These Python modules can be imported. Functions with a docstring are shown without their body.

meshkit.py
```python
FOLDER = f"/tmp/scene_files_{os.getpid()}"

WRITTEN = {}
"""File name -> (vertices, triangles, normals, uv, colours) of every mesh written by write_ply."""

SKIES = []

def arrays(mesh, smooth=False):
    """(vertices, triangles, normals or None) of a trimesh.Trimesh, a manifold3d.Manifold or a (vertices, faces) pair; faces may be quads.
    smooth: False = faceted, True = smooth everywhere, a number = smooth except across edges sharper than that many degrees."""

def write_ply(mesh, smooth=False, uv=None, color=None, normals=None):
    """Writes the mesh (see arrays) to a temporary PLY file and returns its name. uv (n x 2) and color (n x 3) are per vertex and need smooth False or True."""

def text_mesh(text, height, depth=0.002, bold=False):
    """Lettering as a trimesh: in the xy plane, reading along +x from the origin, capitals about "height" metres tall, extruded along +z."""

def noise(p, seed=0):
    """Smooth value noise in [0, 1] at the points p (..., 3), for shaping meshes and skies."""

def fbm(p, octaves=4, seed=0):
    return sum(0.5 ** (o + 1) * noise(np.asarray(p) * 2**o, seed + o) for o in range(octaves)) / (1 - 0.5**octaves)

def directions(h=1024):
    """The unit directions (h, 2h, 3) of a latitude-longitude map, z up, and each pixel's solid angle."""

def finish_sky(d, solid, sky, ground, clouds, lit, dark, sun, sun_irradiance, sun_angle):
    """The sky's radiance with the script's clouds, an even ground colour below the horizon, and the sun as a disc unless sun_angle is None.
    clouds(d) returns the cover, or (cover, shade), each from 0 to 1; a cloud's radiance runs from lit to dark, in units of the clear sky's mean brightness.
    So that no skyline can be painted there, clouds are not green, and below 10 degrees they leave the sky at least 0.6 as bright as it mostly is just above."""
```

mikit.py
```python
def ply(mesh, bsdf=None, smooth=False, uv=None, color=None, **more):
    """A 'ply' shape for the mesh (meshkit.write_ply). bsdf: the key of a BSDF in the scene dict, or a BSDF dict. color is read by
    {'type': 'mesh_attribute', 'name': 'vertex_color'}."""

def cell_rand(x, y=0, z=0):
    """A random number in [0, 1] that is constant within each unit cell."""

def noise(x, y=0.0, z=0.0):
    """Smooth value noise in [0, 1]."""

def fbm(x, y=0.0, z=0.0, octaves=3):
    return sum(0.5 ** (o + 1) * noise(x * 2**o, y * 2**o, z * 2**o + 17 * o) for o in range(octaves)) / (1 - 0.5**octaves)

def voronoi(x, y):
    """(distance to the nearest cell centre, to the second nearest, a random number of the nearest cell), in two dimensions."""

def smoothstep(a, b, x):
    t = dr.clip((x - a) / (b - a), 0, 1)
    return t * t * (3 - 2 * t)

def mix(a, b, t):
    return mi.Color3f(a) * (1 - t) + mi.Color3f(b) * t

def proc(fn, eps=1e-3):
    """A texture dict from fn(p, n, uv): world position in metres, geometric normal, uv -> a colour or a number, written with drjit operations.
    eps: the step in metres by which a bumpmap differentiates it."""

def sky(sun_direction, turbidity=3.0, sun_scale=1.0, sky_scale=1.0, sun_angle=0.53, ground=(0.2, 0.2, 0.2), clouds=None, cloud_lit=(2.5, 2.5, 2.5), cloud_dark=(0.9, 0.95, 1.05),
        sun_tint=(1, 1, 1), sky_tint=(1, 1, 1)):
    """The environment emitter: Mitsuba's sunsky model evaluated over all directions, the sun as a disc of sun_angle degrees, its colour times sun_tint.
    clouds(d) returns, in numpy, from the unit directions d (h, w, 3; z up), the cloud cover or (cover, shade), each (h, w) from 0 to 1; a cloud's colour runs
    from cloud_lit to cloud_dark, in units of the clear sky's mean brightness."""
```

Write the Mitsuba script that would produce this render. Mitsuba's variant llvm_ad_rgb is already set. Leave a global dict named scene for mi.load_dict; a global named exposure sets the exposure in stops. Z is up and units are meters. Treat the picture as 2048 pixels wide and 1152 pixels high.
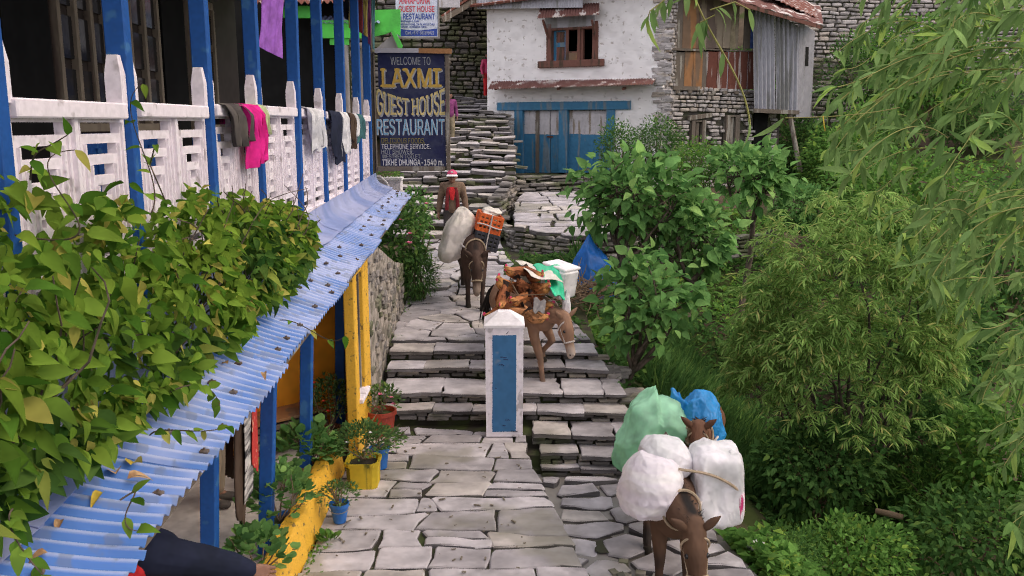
import math, numpy as np, trimesh, mitsuba as mi, drjit as dr, mikit, meshkit
import manifold3d as m3
from scipy.spatial import ConvexHull, Voronoi
from shapely.geometry import Polygon, Point, box as sbox, LineString
from shapely import affinity
from shapely.ops import unary_union
from mikit import smoothstep, mix, proc

T = mi.ScalarTransform4f
PI = math.pi
scene, labels = {}, {}

# ------------------------------------------------------------------ camera, sky, exposure
EYE, FPX = 3.5, 1760.0                      # eye height above the lower terrace; focal length in photo pixels (2048 wide)
PITCH, YAW = math.atan(329 / FPX), math.atan(24 / FPX)
fw = np.array([math.sin(YAW) * math.cos(PITCH), math.cos(YAW) * math.cos(PITCH), -math.sin(PITCH)])
rt = np.array([math.cos(YAW), -math.sin(YAW), 0.0])
upv = np.cross(rt, fw)
eye = np.array([0, 0, EYE])
scene['camera'] = {'type': 'perspective', 'fov_axis': 'x', 'fov': 2 * math.degrees(math.atan(1024 / FPX)), 'near_clip': 0.05, 'far_clip': 500.0,
                   'to_world': T().look_at(origin=eye.tolist(), target=(eye + fw).tolist(), up=[0, 0, 1])}
scene['sky_light'] = mikit.sky([0.75, -0.22, 0.85], turbidity=4, sun_scale=0.30, sun_angle=40, clouds=lambda d: 1.0, cloud_lit=(2.5, 2.43, 2.58),
                               sun_tint=(1.0, 0.97, 0.97))
exposure = 2.2

def _ray(px, py): return fw + rt * (px - 1024) / FPX - upv * (py - 576) / FPX
def AY(px, py, y): d = _ray(px, py); return eye + d * y / d[1]          # the point seen there at depth y / height z / side x
def AZ(px, py, z): d = _ray(px, py); return eye + d * (z - EYE) / d[2]
def AX(px, py, x): d = _ray(px, py); return eye + d * x / d[0]

# ------------------------------------------------------------------ scene helpers
def numbered(key):
    if key not in scene and key not in labels: return key
    k = _count.get(key, 0)
    while True:
        k += 1
        n = f'{key}_{k:03d}'
        if n not in scene and n not in labels:
            _count[key] = k
            return n
_count = {}
def thing(name, label, cat, group=None):
    key = numbered(name)
    labels[key] = {'label': label, 'category': cat}
    if group: labels[key]['group'] = group
    return key
def obj(name, mesh, mat, parent=None, smooth=False, label=None, kind=None, to_world=None, uv=None, color=None):
    key = numbered(f'{parent}__{name}' if parent else name)
    if isinstance(mesh, dict): d = dict(mesh)
    else:
        bs = mat
        if mat in STONE:
            bs = 'stone'; uv = (tuv(mesh, .5) if uv is None else uv) + np.array([2.0 * STONE[mat], 0])
        elif mat in PAINT:
            bs, u, w = PAINT[mat]
            if smooth is not False and smooth is not True: mesh, smooth = split(mesh, smooth), True
            uv = tuv(mesh, u, w)
        d = mikit.ply(mesh, 'm_' + bs, smooth=smooth, uv=uv, color=color)
    if to_world is not None: d['to_world'] = T(to_world)
    scene[key] = d
    if label or kind:
        labels[key] = {}
        if label: labels[key]['label'] = label
        if kind: labels[key]['kind'] = kind
    return key
def split(mesh, angle): v, f, _ = meshkit.arrays(mesh, angle); return v, f
def struct(name, mesh, mat, smooth=False, label=None, **kw): return obj(name, mesh, mat, None, smooth, label, 'structure', **kw)
def single(name, mesh, mat, label, cat, group=None, **kw):
    key = obj(name, mesh, mat, None, **kw)
    labels[key] = {'label': label, 'category': cat}
    if group: labels[key]['group'] = group
    return key
def rng(s): return np.random.default_rng(s)

# ------------------------------------------------------------------ mesh helpers: a mesh is (vertices, triangles)
def nrm(v): v = np.asarray(v, float); return v / (np.linalg.norm(v, axis=-1, keepdims=True) + 1e-12)
def hull(p):
    p = np.asarray(p, float); h = ConvexHull(p)
    used = np.unique(h.simplices); idx = np.full(len(p), -1); idx[used] = np.arange(len(used))
    f = h.simplices.copy(); a, b, c = p[f[:, 0]], p[f[:, 1]], p[f[:, 2]]
    flip = (np.cross(b - a, c - a) * h.equations[:, :3]).sum(1) < 0
    f[flip] = f[flip][:, ::-1]
    return p[used], idx[f]
CORN = np.array([[x, y, z] for x in (-1, 1) for y in (-1, 1) for z in (-1, 1)], float)
def _bevpts(half, bev):
    half = np.asarray(half, float); bev = min(bev, half.min() * .9)
    out = []
    for k in range(3):
        h = half - bev; h[k] = half[k]; out.append(CORN * h)
    return np.vstack(out)
_bf = None
def obox(c, half, R=None, bev=0.0):
    p = _bevpts(half, bev) if bev > 0 else CORN * np.asarray(half, float)
    if R is not None: p = p @ np.asarray(R).T
    return hull(p + np.asarray(c, float)) if bev > 0 else (p + np.asarray(c, float), _BOXF)
_BOXF = np.array([[0, 1, 3], [0, 3, 2], [4, 6, 7], [4, 7, 5], [0, 4, 5], [0, 5, 1], [2, 3, 7], [2, 7, 6], [0, 2, 6], [0, 6, 4], [1, 5, 7], [1, 7, 3]])
def bx(x0, x1, y0, y1, z0, z1, bev=0.0): return obox([(x0 + x1) / 2, (y0 + y1) / 2, (z0 + z1) / 2], [abs(x1 - x0) / 2, abs(y1 - y0) / 2, abs(z1 - z0) / 2], None, bev)
def frame(d, up=(0, 0, 1)):
    d = nrm(d); up = np.asarray(up, float)
    if abs(d @ nrm(up)) > .98: up = np.array([1.0, 0, 0])
    s = nrm(np.cross(up, d)); return np.stack([s, np.cross(d, s), d], 1)       # columns: side, up, along
def bar(p0, p1, w, h, up=(0, 0, 1), bev=0.0):
    p0, p1 = np.asarray(p0, float), np.asarray(p1, float)
    return obox((p0 + p1) / 2, [w / 2, h / 2, np.linalg.norm(p1 - p0) / 2], frame(p1 - p0, up), bev)
def join(ms):
    ms = [m for m in ms if m is not None and len(m[0])]
    at = np.cumsum([0] + [len(m[0]) for m in ms])
    return np.vstack([m[0] for m in ms]), np.vstack([np.asarray(m[1]) + a for m, a in zip(ms, at)])
def tube(pts, rad, sides=6, cap=True):
    p = np.asarray(pts, float); n = len(p); rad = np.broadcast_to(np.asarray(rad, float), (n,))
    t = nrm(np.gradient(p, axis=0)); a = np.zeros_like(p)
    ref = np.array([0, 0, 1.0]) if abs(t[0][2]) < .9 else np.array([1.0, 0, 0])
    a[0] = nrm(np.cross(t[0], ref))
    for i in range(1, n): a[i] = nrm(a[i - 1] - t[i] * (a[i - 1] @ t[i]))
    b = np.cross(t, a); g = np.arange(sides) * 2 * PI / sides
    v = (p[:, None] + rad[:, None, None] * (np.cos(g)[None, :, None] * a[:, None] + np.sin(g)[None, :, None] * b[:, None])).reshape(-1, 3)
    f = []
    for i in range(n - 1):
        for j in range(sides):
            k = (j + 1) % sides
            f += [[i * sides + j, i * sides + k, (i + 1) * sides + k], [i * sides + j, (i + 1) * sides + k, (i + 1) * sides + j]]
    if cap:
        v = np.vstack([v, p[0], p[-1]]); c = n * sides
        for j in range(sides):
            k = (j + 1) % sides
            f += [[c, k, j], [c + 1, (n - 1) * sides + j, (n - 1) * sides + k]]
    return v, np.array(f)
def grid(P, closed=False):
    """P: (n, m, 3) points -> sheet"""
    n, m = P.shape[:2]; i, j = np.meshgrid(np.arange(n - 1), np.arange(m if closed else m - 1), indexing='ij')
    k = (j + 1) % m; a, b, c, d = i * m + j, i * m + k, (i + 1) * m + k, (i + 1) * m + j
    return P.reshape(-1, 3), np.concatenate([np.stack([a, b, c], -1).reshape(-1, 3), np.stack([a, c, d], -1).reshape(-1, 3)])
def thick(P, t, nrmdir=None):
    """a sheet (n, m, 3) with thickness t"""
    n, m = P.shape[:2]
    du = np.gradient(P, axis=0); dv = np.gradient(P, axis=1); N = nrm(np.cross(du, dv))
    Q = P - N * t
    v = np.vstack([P.reshape(-1, 3), Q.reshape(-1, 3)]); o = n * m
    f = grid(P)[1]; f2 = f[:, ::-1] + o
    ring = [(0, j) for j in range(m)] + [(i, m - 1) for i in range(1, n)] + [(n - 1, j) for j in range(m - 2, -1, -1)] + [(i, 0) for i in range(n - 2, 0, -1)]
    r = np.array([i * m + j for i, j in ring]); q = np.roll(r, -1)
    return v, np.vstack([f, f2, np.stack([r, r + o, q + o], 1), np.stack([r, q + o, q], 1)])
def lathe(prof, seg=20, c=(0, 0, 0)):
    prof = np.asarray(prof, float); g = np.arange(seg) * 2 * PI / seg
    P = np.stack([prof[:, None, 0] * np.cos(g), prof[:, None, 0] * np.sin(g), np.repeat(prof[:, 1:2], seg, 1)], -1)
    v, f = grid(P, True); return v + np.asarray(c, float), f[:, ::-1] if False else f
def prism(poly, z0, z1, bev=0.0, up=None):
    """polygon (shapely or points, xy) -> stone with a bevelled top; z1 may be a function of xy"""
    P = np.asarray(poly.exterior.coords)[:-1] if hasattr(poly, 'exterior') else np.asarray(poly, float)
    if np.sum(P[:, 0] * np.roll(P[:, 1], -1) - P[:, 1] * np.roll(P[:, 0], -1)) < 0: P = P[::-1]
    n = len(P); c = P.mean(0)
    zt = z1(P) if callable(z1) else np.full(n, z1)
    zb = z0(P) if callable(z0) else np.full(n, z0)
    inn = P + nrm(c - P) * bev
    zi = z1(inn) if callable(z1) else zt
    zc = z1(c[None])[0] if callable(z1) else z1
    v = np.vstack([np.c_[P, zb], np.c_[P, zt - bev * .8], np.c_[inn, zi], [[c[0], c[1], zc + (bev * .25)]]])
    i = np.arange(n); k = (i + 1) % n
    f = np.vstack([np.stack([i, k, k + n], 1), np.stack([i, k + n, i + n], 1), np.stack([i + n, k + n, k + 2 * n], 1), np.stack([i + n, k + 2 * n, i + 2 * n], 1), np.stack([i + 2 * n, k + 2 * n, np.full(n, 3 * n)], 1)])
    return v, f
def rock(c, half, g, R=None, jit=.18, bev=.25):
    h = np.asarray(half, float)
    p = _bevpts(h, bev * h.min()); k = g.uniform(1 - jit, 1, (8, 3)) + 0 * h
    p = p * np.tile(k, (3, 1)) + g.normal(0, .03, p.shape) * h
    if R is not None: p = p @ np.asarray(R).T
    return hull(p + np.asarray(c, float))
def rotz(a): c, s = math.cos(a), math.sin(a); return np.array([[c, -s, 0], [s, c, 0], [0, 0, 1.0]])
def rotx(a): c, s = math.cos(a), math.sin(a); return np.array([[1, 0, 0], [0, c, -s], [0, s, c.real]])
def roty(a): c, s = math.cos(a), math.sin(a); return np.array([[c, 0, s], [0, 1, 0], [-s, 0, c]])
def move(m, R=None, t=(0, 0, 0), s=1.0):
    v = np.asarray(m[0], float) * s
    if R is not None: v = v @ np.asarray(R).T
    return v + np.asarray(t, float), m[1]
def mat4(R, t): M = np.eye(4); M[:3, :3] = R; M[:3, 3] = t; return M
def tuv(m, u, v=0.5): return np.tile([[u, v]], (len(m[0]), 1))            # one random number per piece, read by the material
def stone(name, m, mat, parent, u, kind=None): return obj(name, m, mat, parent, uv=tuv(m, u), kind=kind)
def pieces(name, ms, mat, parent, g, most=300, rank=None, us=None):
    """each mesh a part; past `most` the rest is one part of kind stuff"""
    us = g.random(len(ms)) if us is None else us
    order = np.arange(len(ms)) if rank is None else np.argsort(rank)
    for i in order[:most]: stone(name, ms[i], mat, parent, us[i])
    rest = order[most:]
    if len(rest):
        m = join([ms[i] for i in rest]); uv = np.vstack([tuv(ms[i], us[i]) for i in rest])
        obj('small_' + name, m, mat, parent, uv=uv, kind='stuff')
def blob(spheres, links, res=.05, sm=12, lam=.5):
    """continuous body: hulls of sphere pairs joined, refined and smoothed"""
    def S(k): p, r = spheres[k]; return m3.Manifold.sphere(r, 14).translate([float(x) for x in p])
    ms = []
    for l in links: ms.append(m3.Manifold.batch_hull([S(k) for k in l]))
    M = m3.Manifold.batch_boolean(ms, m3.OpType.Add).refine_to_length(res)
    q = M.to_mesh(); t = trimesh.Trimesh(np.array(q.vert_properties[:, :3], float), np.array(q.tri_verts), process=True)
    trimesh.smoothing.filter_taubin(t, lamb=lam, nu=lam + .03, iterations=sm)
    return np.array(t.vertices), np.array(t.faces)
# ------------------------------------------------------------------ materials
def _lattice(n=128):
    g = np.random.default_rng(5); out = np.zeros((n, n, n))
    for o in range(4):
        k = n // 8 * 2 ** o; r = g.random((k, k, k)); x = np.arange(n) * k / n; i = np.floor(x).astype(int); t = x - i; t = t * t * (3 - 2 * t); j = (i + 1) % k
        a = r[i] * (1 - t)[:, None, None] + r[j] * t[:, None, None]; a = a[:, i] * (1 - t)[None, :, None] + a[:, j] * t[None, :, None]
        out += (a[:, :, i] * (1 - t) + a[:, :, j] * t) * .5 ** (o + 1)
    return out / (1 - .5 ** 4)
_TAB = mi.Float(_lattice().ravel().astype(np.float32)); dr.eval(_TAB)         # the noise lattice: four octaves, repeating every 16 units
def fbm(x, y=0.0, z=0.0):
    q = [mi.Float(v) * 8.0 for v in (x, y, z)]; i = [dr.floor(v) for v in q]; t = [a - b for a, b in zip(q, i)]
    i = [mi.UInt32(mi.Int32(a) + 128000) for a in i]; j = [(a + 1) & 127 for a in i]; i = [a & 127 for a in i]
    G = lambda a, b, c: dr.gather(mi.Float, _TAB, (a * 128 + b) * 128 + c)
    e = lambda a, b: dr.lerp(G(a, b, i[2]), G(a, b, j[2]), t[2])
    return dr.lerp(dr.lerp(e(i[0], i[1]), e(i[0], j[1]), t[1]), dr.lerp(e(j[0], i[1]), e(j[0], j[1]), t[1]), t[0])
def M(name, d): scene['m_' + name] = d
def pbr(name, base, rough=.7, spec=.3, bump=None, bscale=1.0, **kw):
    b = {'type': 'principled', 'base_color': base if isinstance(base, dict) else {'type': 'rgb', 'value': list(map(float, base))}, 'roughness': rough, 'specular': spec, **kw}
    if bump is not None: b = {'type': 'bumpmap', 'tex': proc(bump, .004), 'scale': bscale, 'bsdf': b}
    M(name, {'type': 'twosided', 'bsdf': b})
# A piece's colours travel in its uv, one number each: 6 bits per channel and 2 bits for the grain's size / kind. One material serves all paints.
def pack(c, code=0): k = [int(round(63 * math.sqrt(min(max(x, 0), 1)))) for x in c]; return ((code * 64 + k[0]) * 64 + k[1]) * 64 + k[2] + .5
def unpack(u):
    u = dr.floor(u); a = dr.floor(u / 64); b = u - a * 64; c = dr.floor(a / 64); g = a - c * 64; d = dr.floor(c / 64); r = c - d * 64
    s = 1 / 63.0
    return mi.Color3f(dr.square(r * s), dr.square(g * s), dr.square(b * s)), d
def paint_fn(p, n, uv):
    """kind 0: two tones in soft patches; 1: streaks running down; 2: worn spots; 3: bands"""
    c1, size = unpack(uv.x); c2, kind = unpack(uv.y)
    s = dr.select(size < .5, 2.3, dr.select(size < 1.5, 5.3, dr.select(size < 2.5, 11.0, 27.0)))
    down = (kind > .5) & (kind < 1.5)
    sx = dr.select(down, s * 2.2, s); sz = dr.select(down, s * .22, dr.select(kind > 2.5, s * 3.0, s)); sx = dr.select(kind > 2.5, s * .3, sx)
    a = fbm(p.x * sx + p.y * .31 * sx, p.y * sx - p.x * .31 * sx, p.z * sz)
    spot = (kind > .5) & (kind < 2.5); hi = dr.select(kind > 1.5, .64, .56)
    t = dr.select(spot, smoothstep(hi, hi + .10, a), smoothstep(.3, .7, a))
    gr = fbm(p.x * s * 3.7 + 5, p.y * s * 3.7, p.z * s * 3.7)
    return mix(c1, c2, t) * (.82 + .36 * gr)
paint = proc(paint_fn)
pbr('paint_rough', paint, .85, .15)
pbr('paint_satin', paint, .6, .3)
pbr('paint_gloss', paint, .38, .5)
def crumple(p, n, uv): a = dr.abs(fbm(p.x * 1.9, p.y * 1.9, p.z * 1.1) - .5); b = dr.abs(fbm(p.x * 5 + 3, p.y * 5, p.z * 2.6) - .5); return .6 * dr.sqrt(a + .002) + .30 * dr.sqrt(b + .002)
pbr('paint_crumple', paint, .42, .5, bump=crumple, bscale=.055)
PAINT, STONE = {}, {'slate': 0, 'rubble': 1, 'housestone': 2}
def P(name, c1, c2=None, size=1, kind=0, fam='rough'):
    c2 = [x * .8 for x in c1] if c2 is None else c2
    PAINT[name] = ('paint_' + fam, pack(c1, size), pack(c2, kind))
def stone_fn(p, n, uv):
    kind = dr.floor(uv.x * .5); t = uv.x - 2 * kind; k1, k2 = kind > .5, kind > 1.5
    pick = lambda a, b, c: dr.select(k2, mi.Color3f(c), dr.select(k1, mi.Color3f(b), mi.Color3f(a)))
    c = pick((.30, .28, .292), (.10, .092, .088), (.28, .257, .25)) * (1 - t) + pick((.50, .47, .49), (.26, .24, .228), (.50, .468, .462)) * t
    h = dr.square(dr.sin(t * 91.7))
    c = mix(c, pick((.46, .42, .385), (.34, .30, .25), (.46, .40, .34)), smoothstep(.75, 1.0, h) * .8)
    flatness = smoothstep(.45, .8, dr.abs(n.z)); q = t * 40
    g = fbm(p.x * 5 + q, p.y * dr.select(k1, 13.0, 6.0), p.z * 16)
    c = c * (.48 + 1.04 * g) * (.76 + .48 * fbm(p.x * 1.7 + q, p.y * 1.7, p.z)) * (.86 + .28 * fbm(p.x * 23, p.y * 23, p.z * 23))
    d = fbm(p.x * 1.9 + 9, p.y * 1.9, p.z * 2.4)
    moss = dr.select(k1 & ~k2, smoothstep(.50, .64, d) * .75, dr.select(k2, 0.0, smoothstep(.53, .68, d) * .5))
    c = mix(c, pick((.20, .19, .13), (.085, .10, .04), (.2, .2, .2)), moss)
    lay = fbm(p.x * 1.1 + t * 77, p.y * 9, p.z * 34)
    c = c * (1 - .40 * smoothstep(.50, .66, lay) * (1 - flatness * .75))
    side = dr.select(k1 | k2, 0.0, smoothstep(.75, .2, dr.abs(n.z)))             # a flag's edges are darker than its top
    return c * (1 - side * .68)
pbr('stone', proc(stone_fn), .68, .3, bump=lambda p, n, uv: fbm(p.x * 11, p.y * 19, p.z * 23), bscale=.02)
def wall_white(p, n, uv):
    a = fbm(p.x * 4, p.y * 4, p.z * 6)
    c = mix((.74, .72, .72), (.84, .82, .82), smoothstep(.3, .6, a))
    c = mix(c, (.42, .38, .35), smoothstep(.66, .74, fbm(p.x * 11 + 7, p.y * 11, p.z * 14)) * .8)
    low = smoothstep(4.1, 2.3, p.z + 1.6 * (fbm(p.x * .9, p.y * .9, p.z * .9) - .5))
    return mix(c, (.42, .385, .35), low * .7 * smoothstep(.4, .6, a))
pbr('whitewash', proc(wall_white), .9, .15, bump=lambda p, n, uv: fbm(p.x * 4, p.y * 4, p.z * 7), bscale=.055)
def roof_fn(p, n, uv):
    t = uv.x
    worn = smoothstep(.36, .66, fbm(p.x * 2.2 + t * 9, p.y * 1.1, 0) + .10 * (t - .5) + .034 * (p.y - 8.0))
    c = mix((.075, .19, .52), (.30, .38, .66), worn)
    c = mix(c, (.62, .63, .74), smoothstep(.65, 1.0, uv.y) * .42)                   # crests worn pale
    return mix(c, (.16, .19, .27), smoothstep(.54, .66, fbm(p.x * 12, p.y * 12 + 5, 0)) * .5)
pbr('roofblue', proc(roof_fn), .42, .5)
pbr('soil', proc(lambda p, n, uv: mix(mix((.055, .042, .03), (.12, .092, .066), fbm(p.x * 4, p.y * 4, p.z * 4)), (.05, .065, .022), smoothstep(.46, .58, fbm(p.x * .8, p.y * .8, p.z * .8)))), .95, .1)
pbr('mud', proc(lambda p, n, uv: mix(mix((.17, .155, .14), (.29, .27, .25), fbm(p.x * 5, p.y * 5, p.z * 5)), (.10, .09, .075), smoothstep(.5, .62, fbm(p.x * 2.2, p.y * 2.2, 0)))), .5, .5)
pbr('puddle', (.06, .052, .045), .06, .6)
pbr('glassdark', (.02, .02, .022), .1, .5)
pbr('eye', (.012, .010, .010), .08, .6)
VC = {'type': 'mesh_attribute', 'name': 'vertex_color'}
pbr('fur', VC, .72, .25, bump=lambda p, n, uv: fbm(p.x * 26, p.y * 26, p.z * 11), bscale=.012)
pbr('sheet', proc(lambda p, n, uv: unpack(uv.x)[0] * (.8 + .4 * fbm(p.x * 3, p.y * 3, p.z * 3))), .33, .5, sheen=.2)
LEAF = {}
def leaf_fn(p, n, uv): return unpack(uv.x)[0] * (.55 + .9 * fbm(p.x * 10, p.y * 10, p.z * 10))
M('leaf', {'type': 'principledthin', 'base_color': proc(leaf_fn), 'roughness': .32, 'diff_trans': .8, 'eta': 1.4})
def L(nm, c1, c2, c3, th=.9): LEAF[nm] = (np.array(c1), np.array(c2), np.array(c3), th)
def leafcols(nm, n, g):
    c1, c2, c3, th = LEAF[nm]; t = g.random(n)[:, None]; c = c1 * (1 - t) + c2 * t
    c = np.where(g.random(n)[:, None] > th, c3, c) * g.uniform(.85, 1.15, (n, 1))
    return np.array([pack(x) for x in c])
P('mortar', (.10, .095, .085), (.07, .08, .04)); P('gap', (.04, .036, .03), (.065, .078, .03), 1, 0)
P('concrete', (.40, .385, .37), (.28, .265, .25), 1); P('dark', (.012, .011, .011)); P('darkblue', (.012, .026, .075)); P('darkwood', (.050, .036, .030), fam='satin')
P('whitepaint', (.76, .71, .755), (.52, .47, .49), 2, 2, 'satin'); P('bluepaint', (.012, .085, .31), (.035, .13, .33), 2, 2, 'satin')
P('bluedoor', (.045, .165, .30), (.15, .20, .24), 1, 1, 'satin'); P('doorwhite', (.50, .48, .50), (.27, .22, .19), 1, 1); P('pillarblue', (.045, .14, .31), (.13, .21, .32), 1, 2, 'satin')
P('orange', (.93, .40, .03), (.82, .32, .025), 0, 0, 'satin'); P('yellow', (.72, .40, .045), (.22, .15, .05), 3, 2, 'satin')
P('flashing', (.33, .37, .56), (.18, .24, .46), 0, 0, 'gloss'); P('rust', (.13, .068, .055), (.46, .42, .40), 0, 1); P('rustdark', (.15, .06, .045), (.38, .33, .30), 1, 1); P('tin', (.36, .37, .41), (.24, .235, .245), 0, 1, 'satin')
P('timber', (.15, .125, .105), (.28, .25, .225), 1, 1); P('redtimber', (.165, .085, .062), (.085, .055, .042), 1, 1); P('oldply', (.30, .155, .075), (.19, .12, .085), 0, 1); P('plygrey', (.28, .22, .175), (.15, .115, .09), 0, 1)
P('green', (.11, .62, .09), (.08, .42, .07), 0, 0, 'satin'); P('signnavy', (.014, .016, .062), (.03, .035, .08), 2, 0, 'satin'); P('greywall', (.34, .33, .33), (.22, .21, .205), 0, 0)
for nm, c in dict(gold=(.52, .35, .07), palegold=(.62, .50, .22), skyblue=(.22, .42, .60), signwhite=(.60, .60, .62), signgrey=(.34, .36, .38), olive=(.24, .21, .06), paper=(.62, .66, .80), signblue=(.045, .08, .36), signred=(.60, .10, .13), bluegrad=(.14, .28, .60)).items(): P(nm, c, [x * .8 for x in c], 2, 0, 'satin')
for nm, c in dict(clothgrey=(.105, .095, .085), clothpink=(.80, .03, .30), clothlime=(.56, .64, .36), clothwhite=(.72, .70, .74), clothnavy=(.022, .026, .05), clothpurple=(.40, .16, .62), clothbrown=(.085, .06, .045), clothred=(.62, .035, .045), jacket=(.23, .155, .115), maroon=(.24, .035, .04), clothtan=(.30, .25, .17),
                  clothteal=(.06, .16, .17), trouser=(.075, .065, .07), navyjacket=(.016, .02, .042), clothyellow=(.45, .36, .10), clothplum=(.22, .06, .17), clothblue=(.08, .14, .40)).items(): P(nm, c, [x * .72 for x in c], 2)
P('redpattern', (.45, .05, .04), (.60, .38, .27), 3, 2); P('stripecloth', (.55, .53, .52), (.03, .03, .035), 2, 3); P('skin', (.25, .135, .095), (.19, .10, .07), 2, 0, 'satin'); P('hair', (.012, .010, .010), fam='satin')
for nm, c in dict(netgreen=(.03, .52, .28), crateorange=(.72, .13, .02), crateblack=(.035, .038, .05), potblue=(.03, .17, .55), potred=(.36, .055, .035), potclay=(.36, .14, .085), potgreen=(.02, .22, .06), crimson=(.62, .04, .15)).items(): P(nm, c, [x * .78 for x in c], 1, 0, 'gloss')
P('nylongreen', (.13, .52, .25), (.42, .72, .53), 0, 0, 'crumple'); P('potyellow', (.56, .41, .025), (.12, .12, .02), 1, 1, 'satin'); P('sackprint', (.74, .68, .72), (.62, .05, .18), 3, 1, 'crumple')
P('rope', (.46, .36, .26), (.33, .25, .17), 3); P('strapwhite', (.58, .54, .50), None, 2); P('saddle', (.34, .21, .14), None, 2); P('hoof', (.045, .036, .03)); P('bark', (.13, .105, .08), (.06, .05, .038), 2, 0); P('twig', (.19, .135, .095), None, 2); P('bambooculm', (.26, .25, .07), fam='satin')
P('deadleaf', (.46, .31, .17), (.28, .16, .08), 3); P('yellowleaf', (.58, .42, .06), None, 3, 0, 'satin'); P('petalpink', (.78, .2, .38), (.82, .36, .5), 3); P('petalred', (.62, .05, .03), None, 3)
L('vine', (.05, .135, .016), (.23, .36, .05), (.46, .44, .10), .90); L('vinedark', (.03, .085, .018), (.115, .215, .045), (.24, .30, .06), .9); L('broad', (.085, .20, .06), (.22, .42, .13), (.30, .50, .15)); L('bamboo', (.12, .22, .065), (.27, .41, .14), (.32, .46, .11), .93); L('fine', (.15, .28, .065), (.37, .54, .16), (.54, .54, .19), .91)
L('dark', (.048, .12, .032), (.135, .26, .075), (.20, .33, .08)); L('cover', (.08, .19, .038), (.20, .38, .09), (.28, .42, .08)); L('pot', (.05, .12, .036), (.15, .26, .09), (.20, .29, .08))
P('walldirt', (.34, .30, .27), (.15, .13, .115), 2, 0); P('whitecap', (.82, .80, .83), (.70, .67, .70), 2, 0, 'satin')
P('sackstripe', (.78, .765, .775), (.70, .655, .70), 1, 3, 'crumple')
for nm, c in dict(sackwhite=(.78, .76, .79), sackcream=(.68, .64, .58), bagblue=(.025, .27, .66), tarpblue=(.02, .17, .60)).items(): P(nm, c, [x * .78 for x in c], 1, 0, 'crumple')
P('palefloor', (.50, .48, .465), (.36, .345, .33), 1)
P('tindark', (.27, .28, .31), (.17, .165, .17), 0, 1, 'satin')
P('crumbs', (.20, .17, .13), (.13, .11, .085), 3)
P('washergrey', (.16, .13, .12), (.10, .07, .06), 3)
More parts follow.
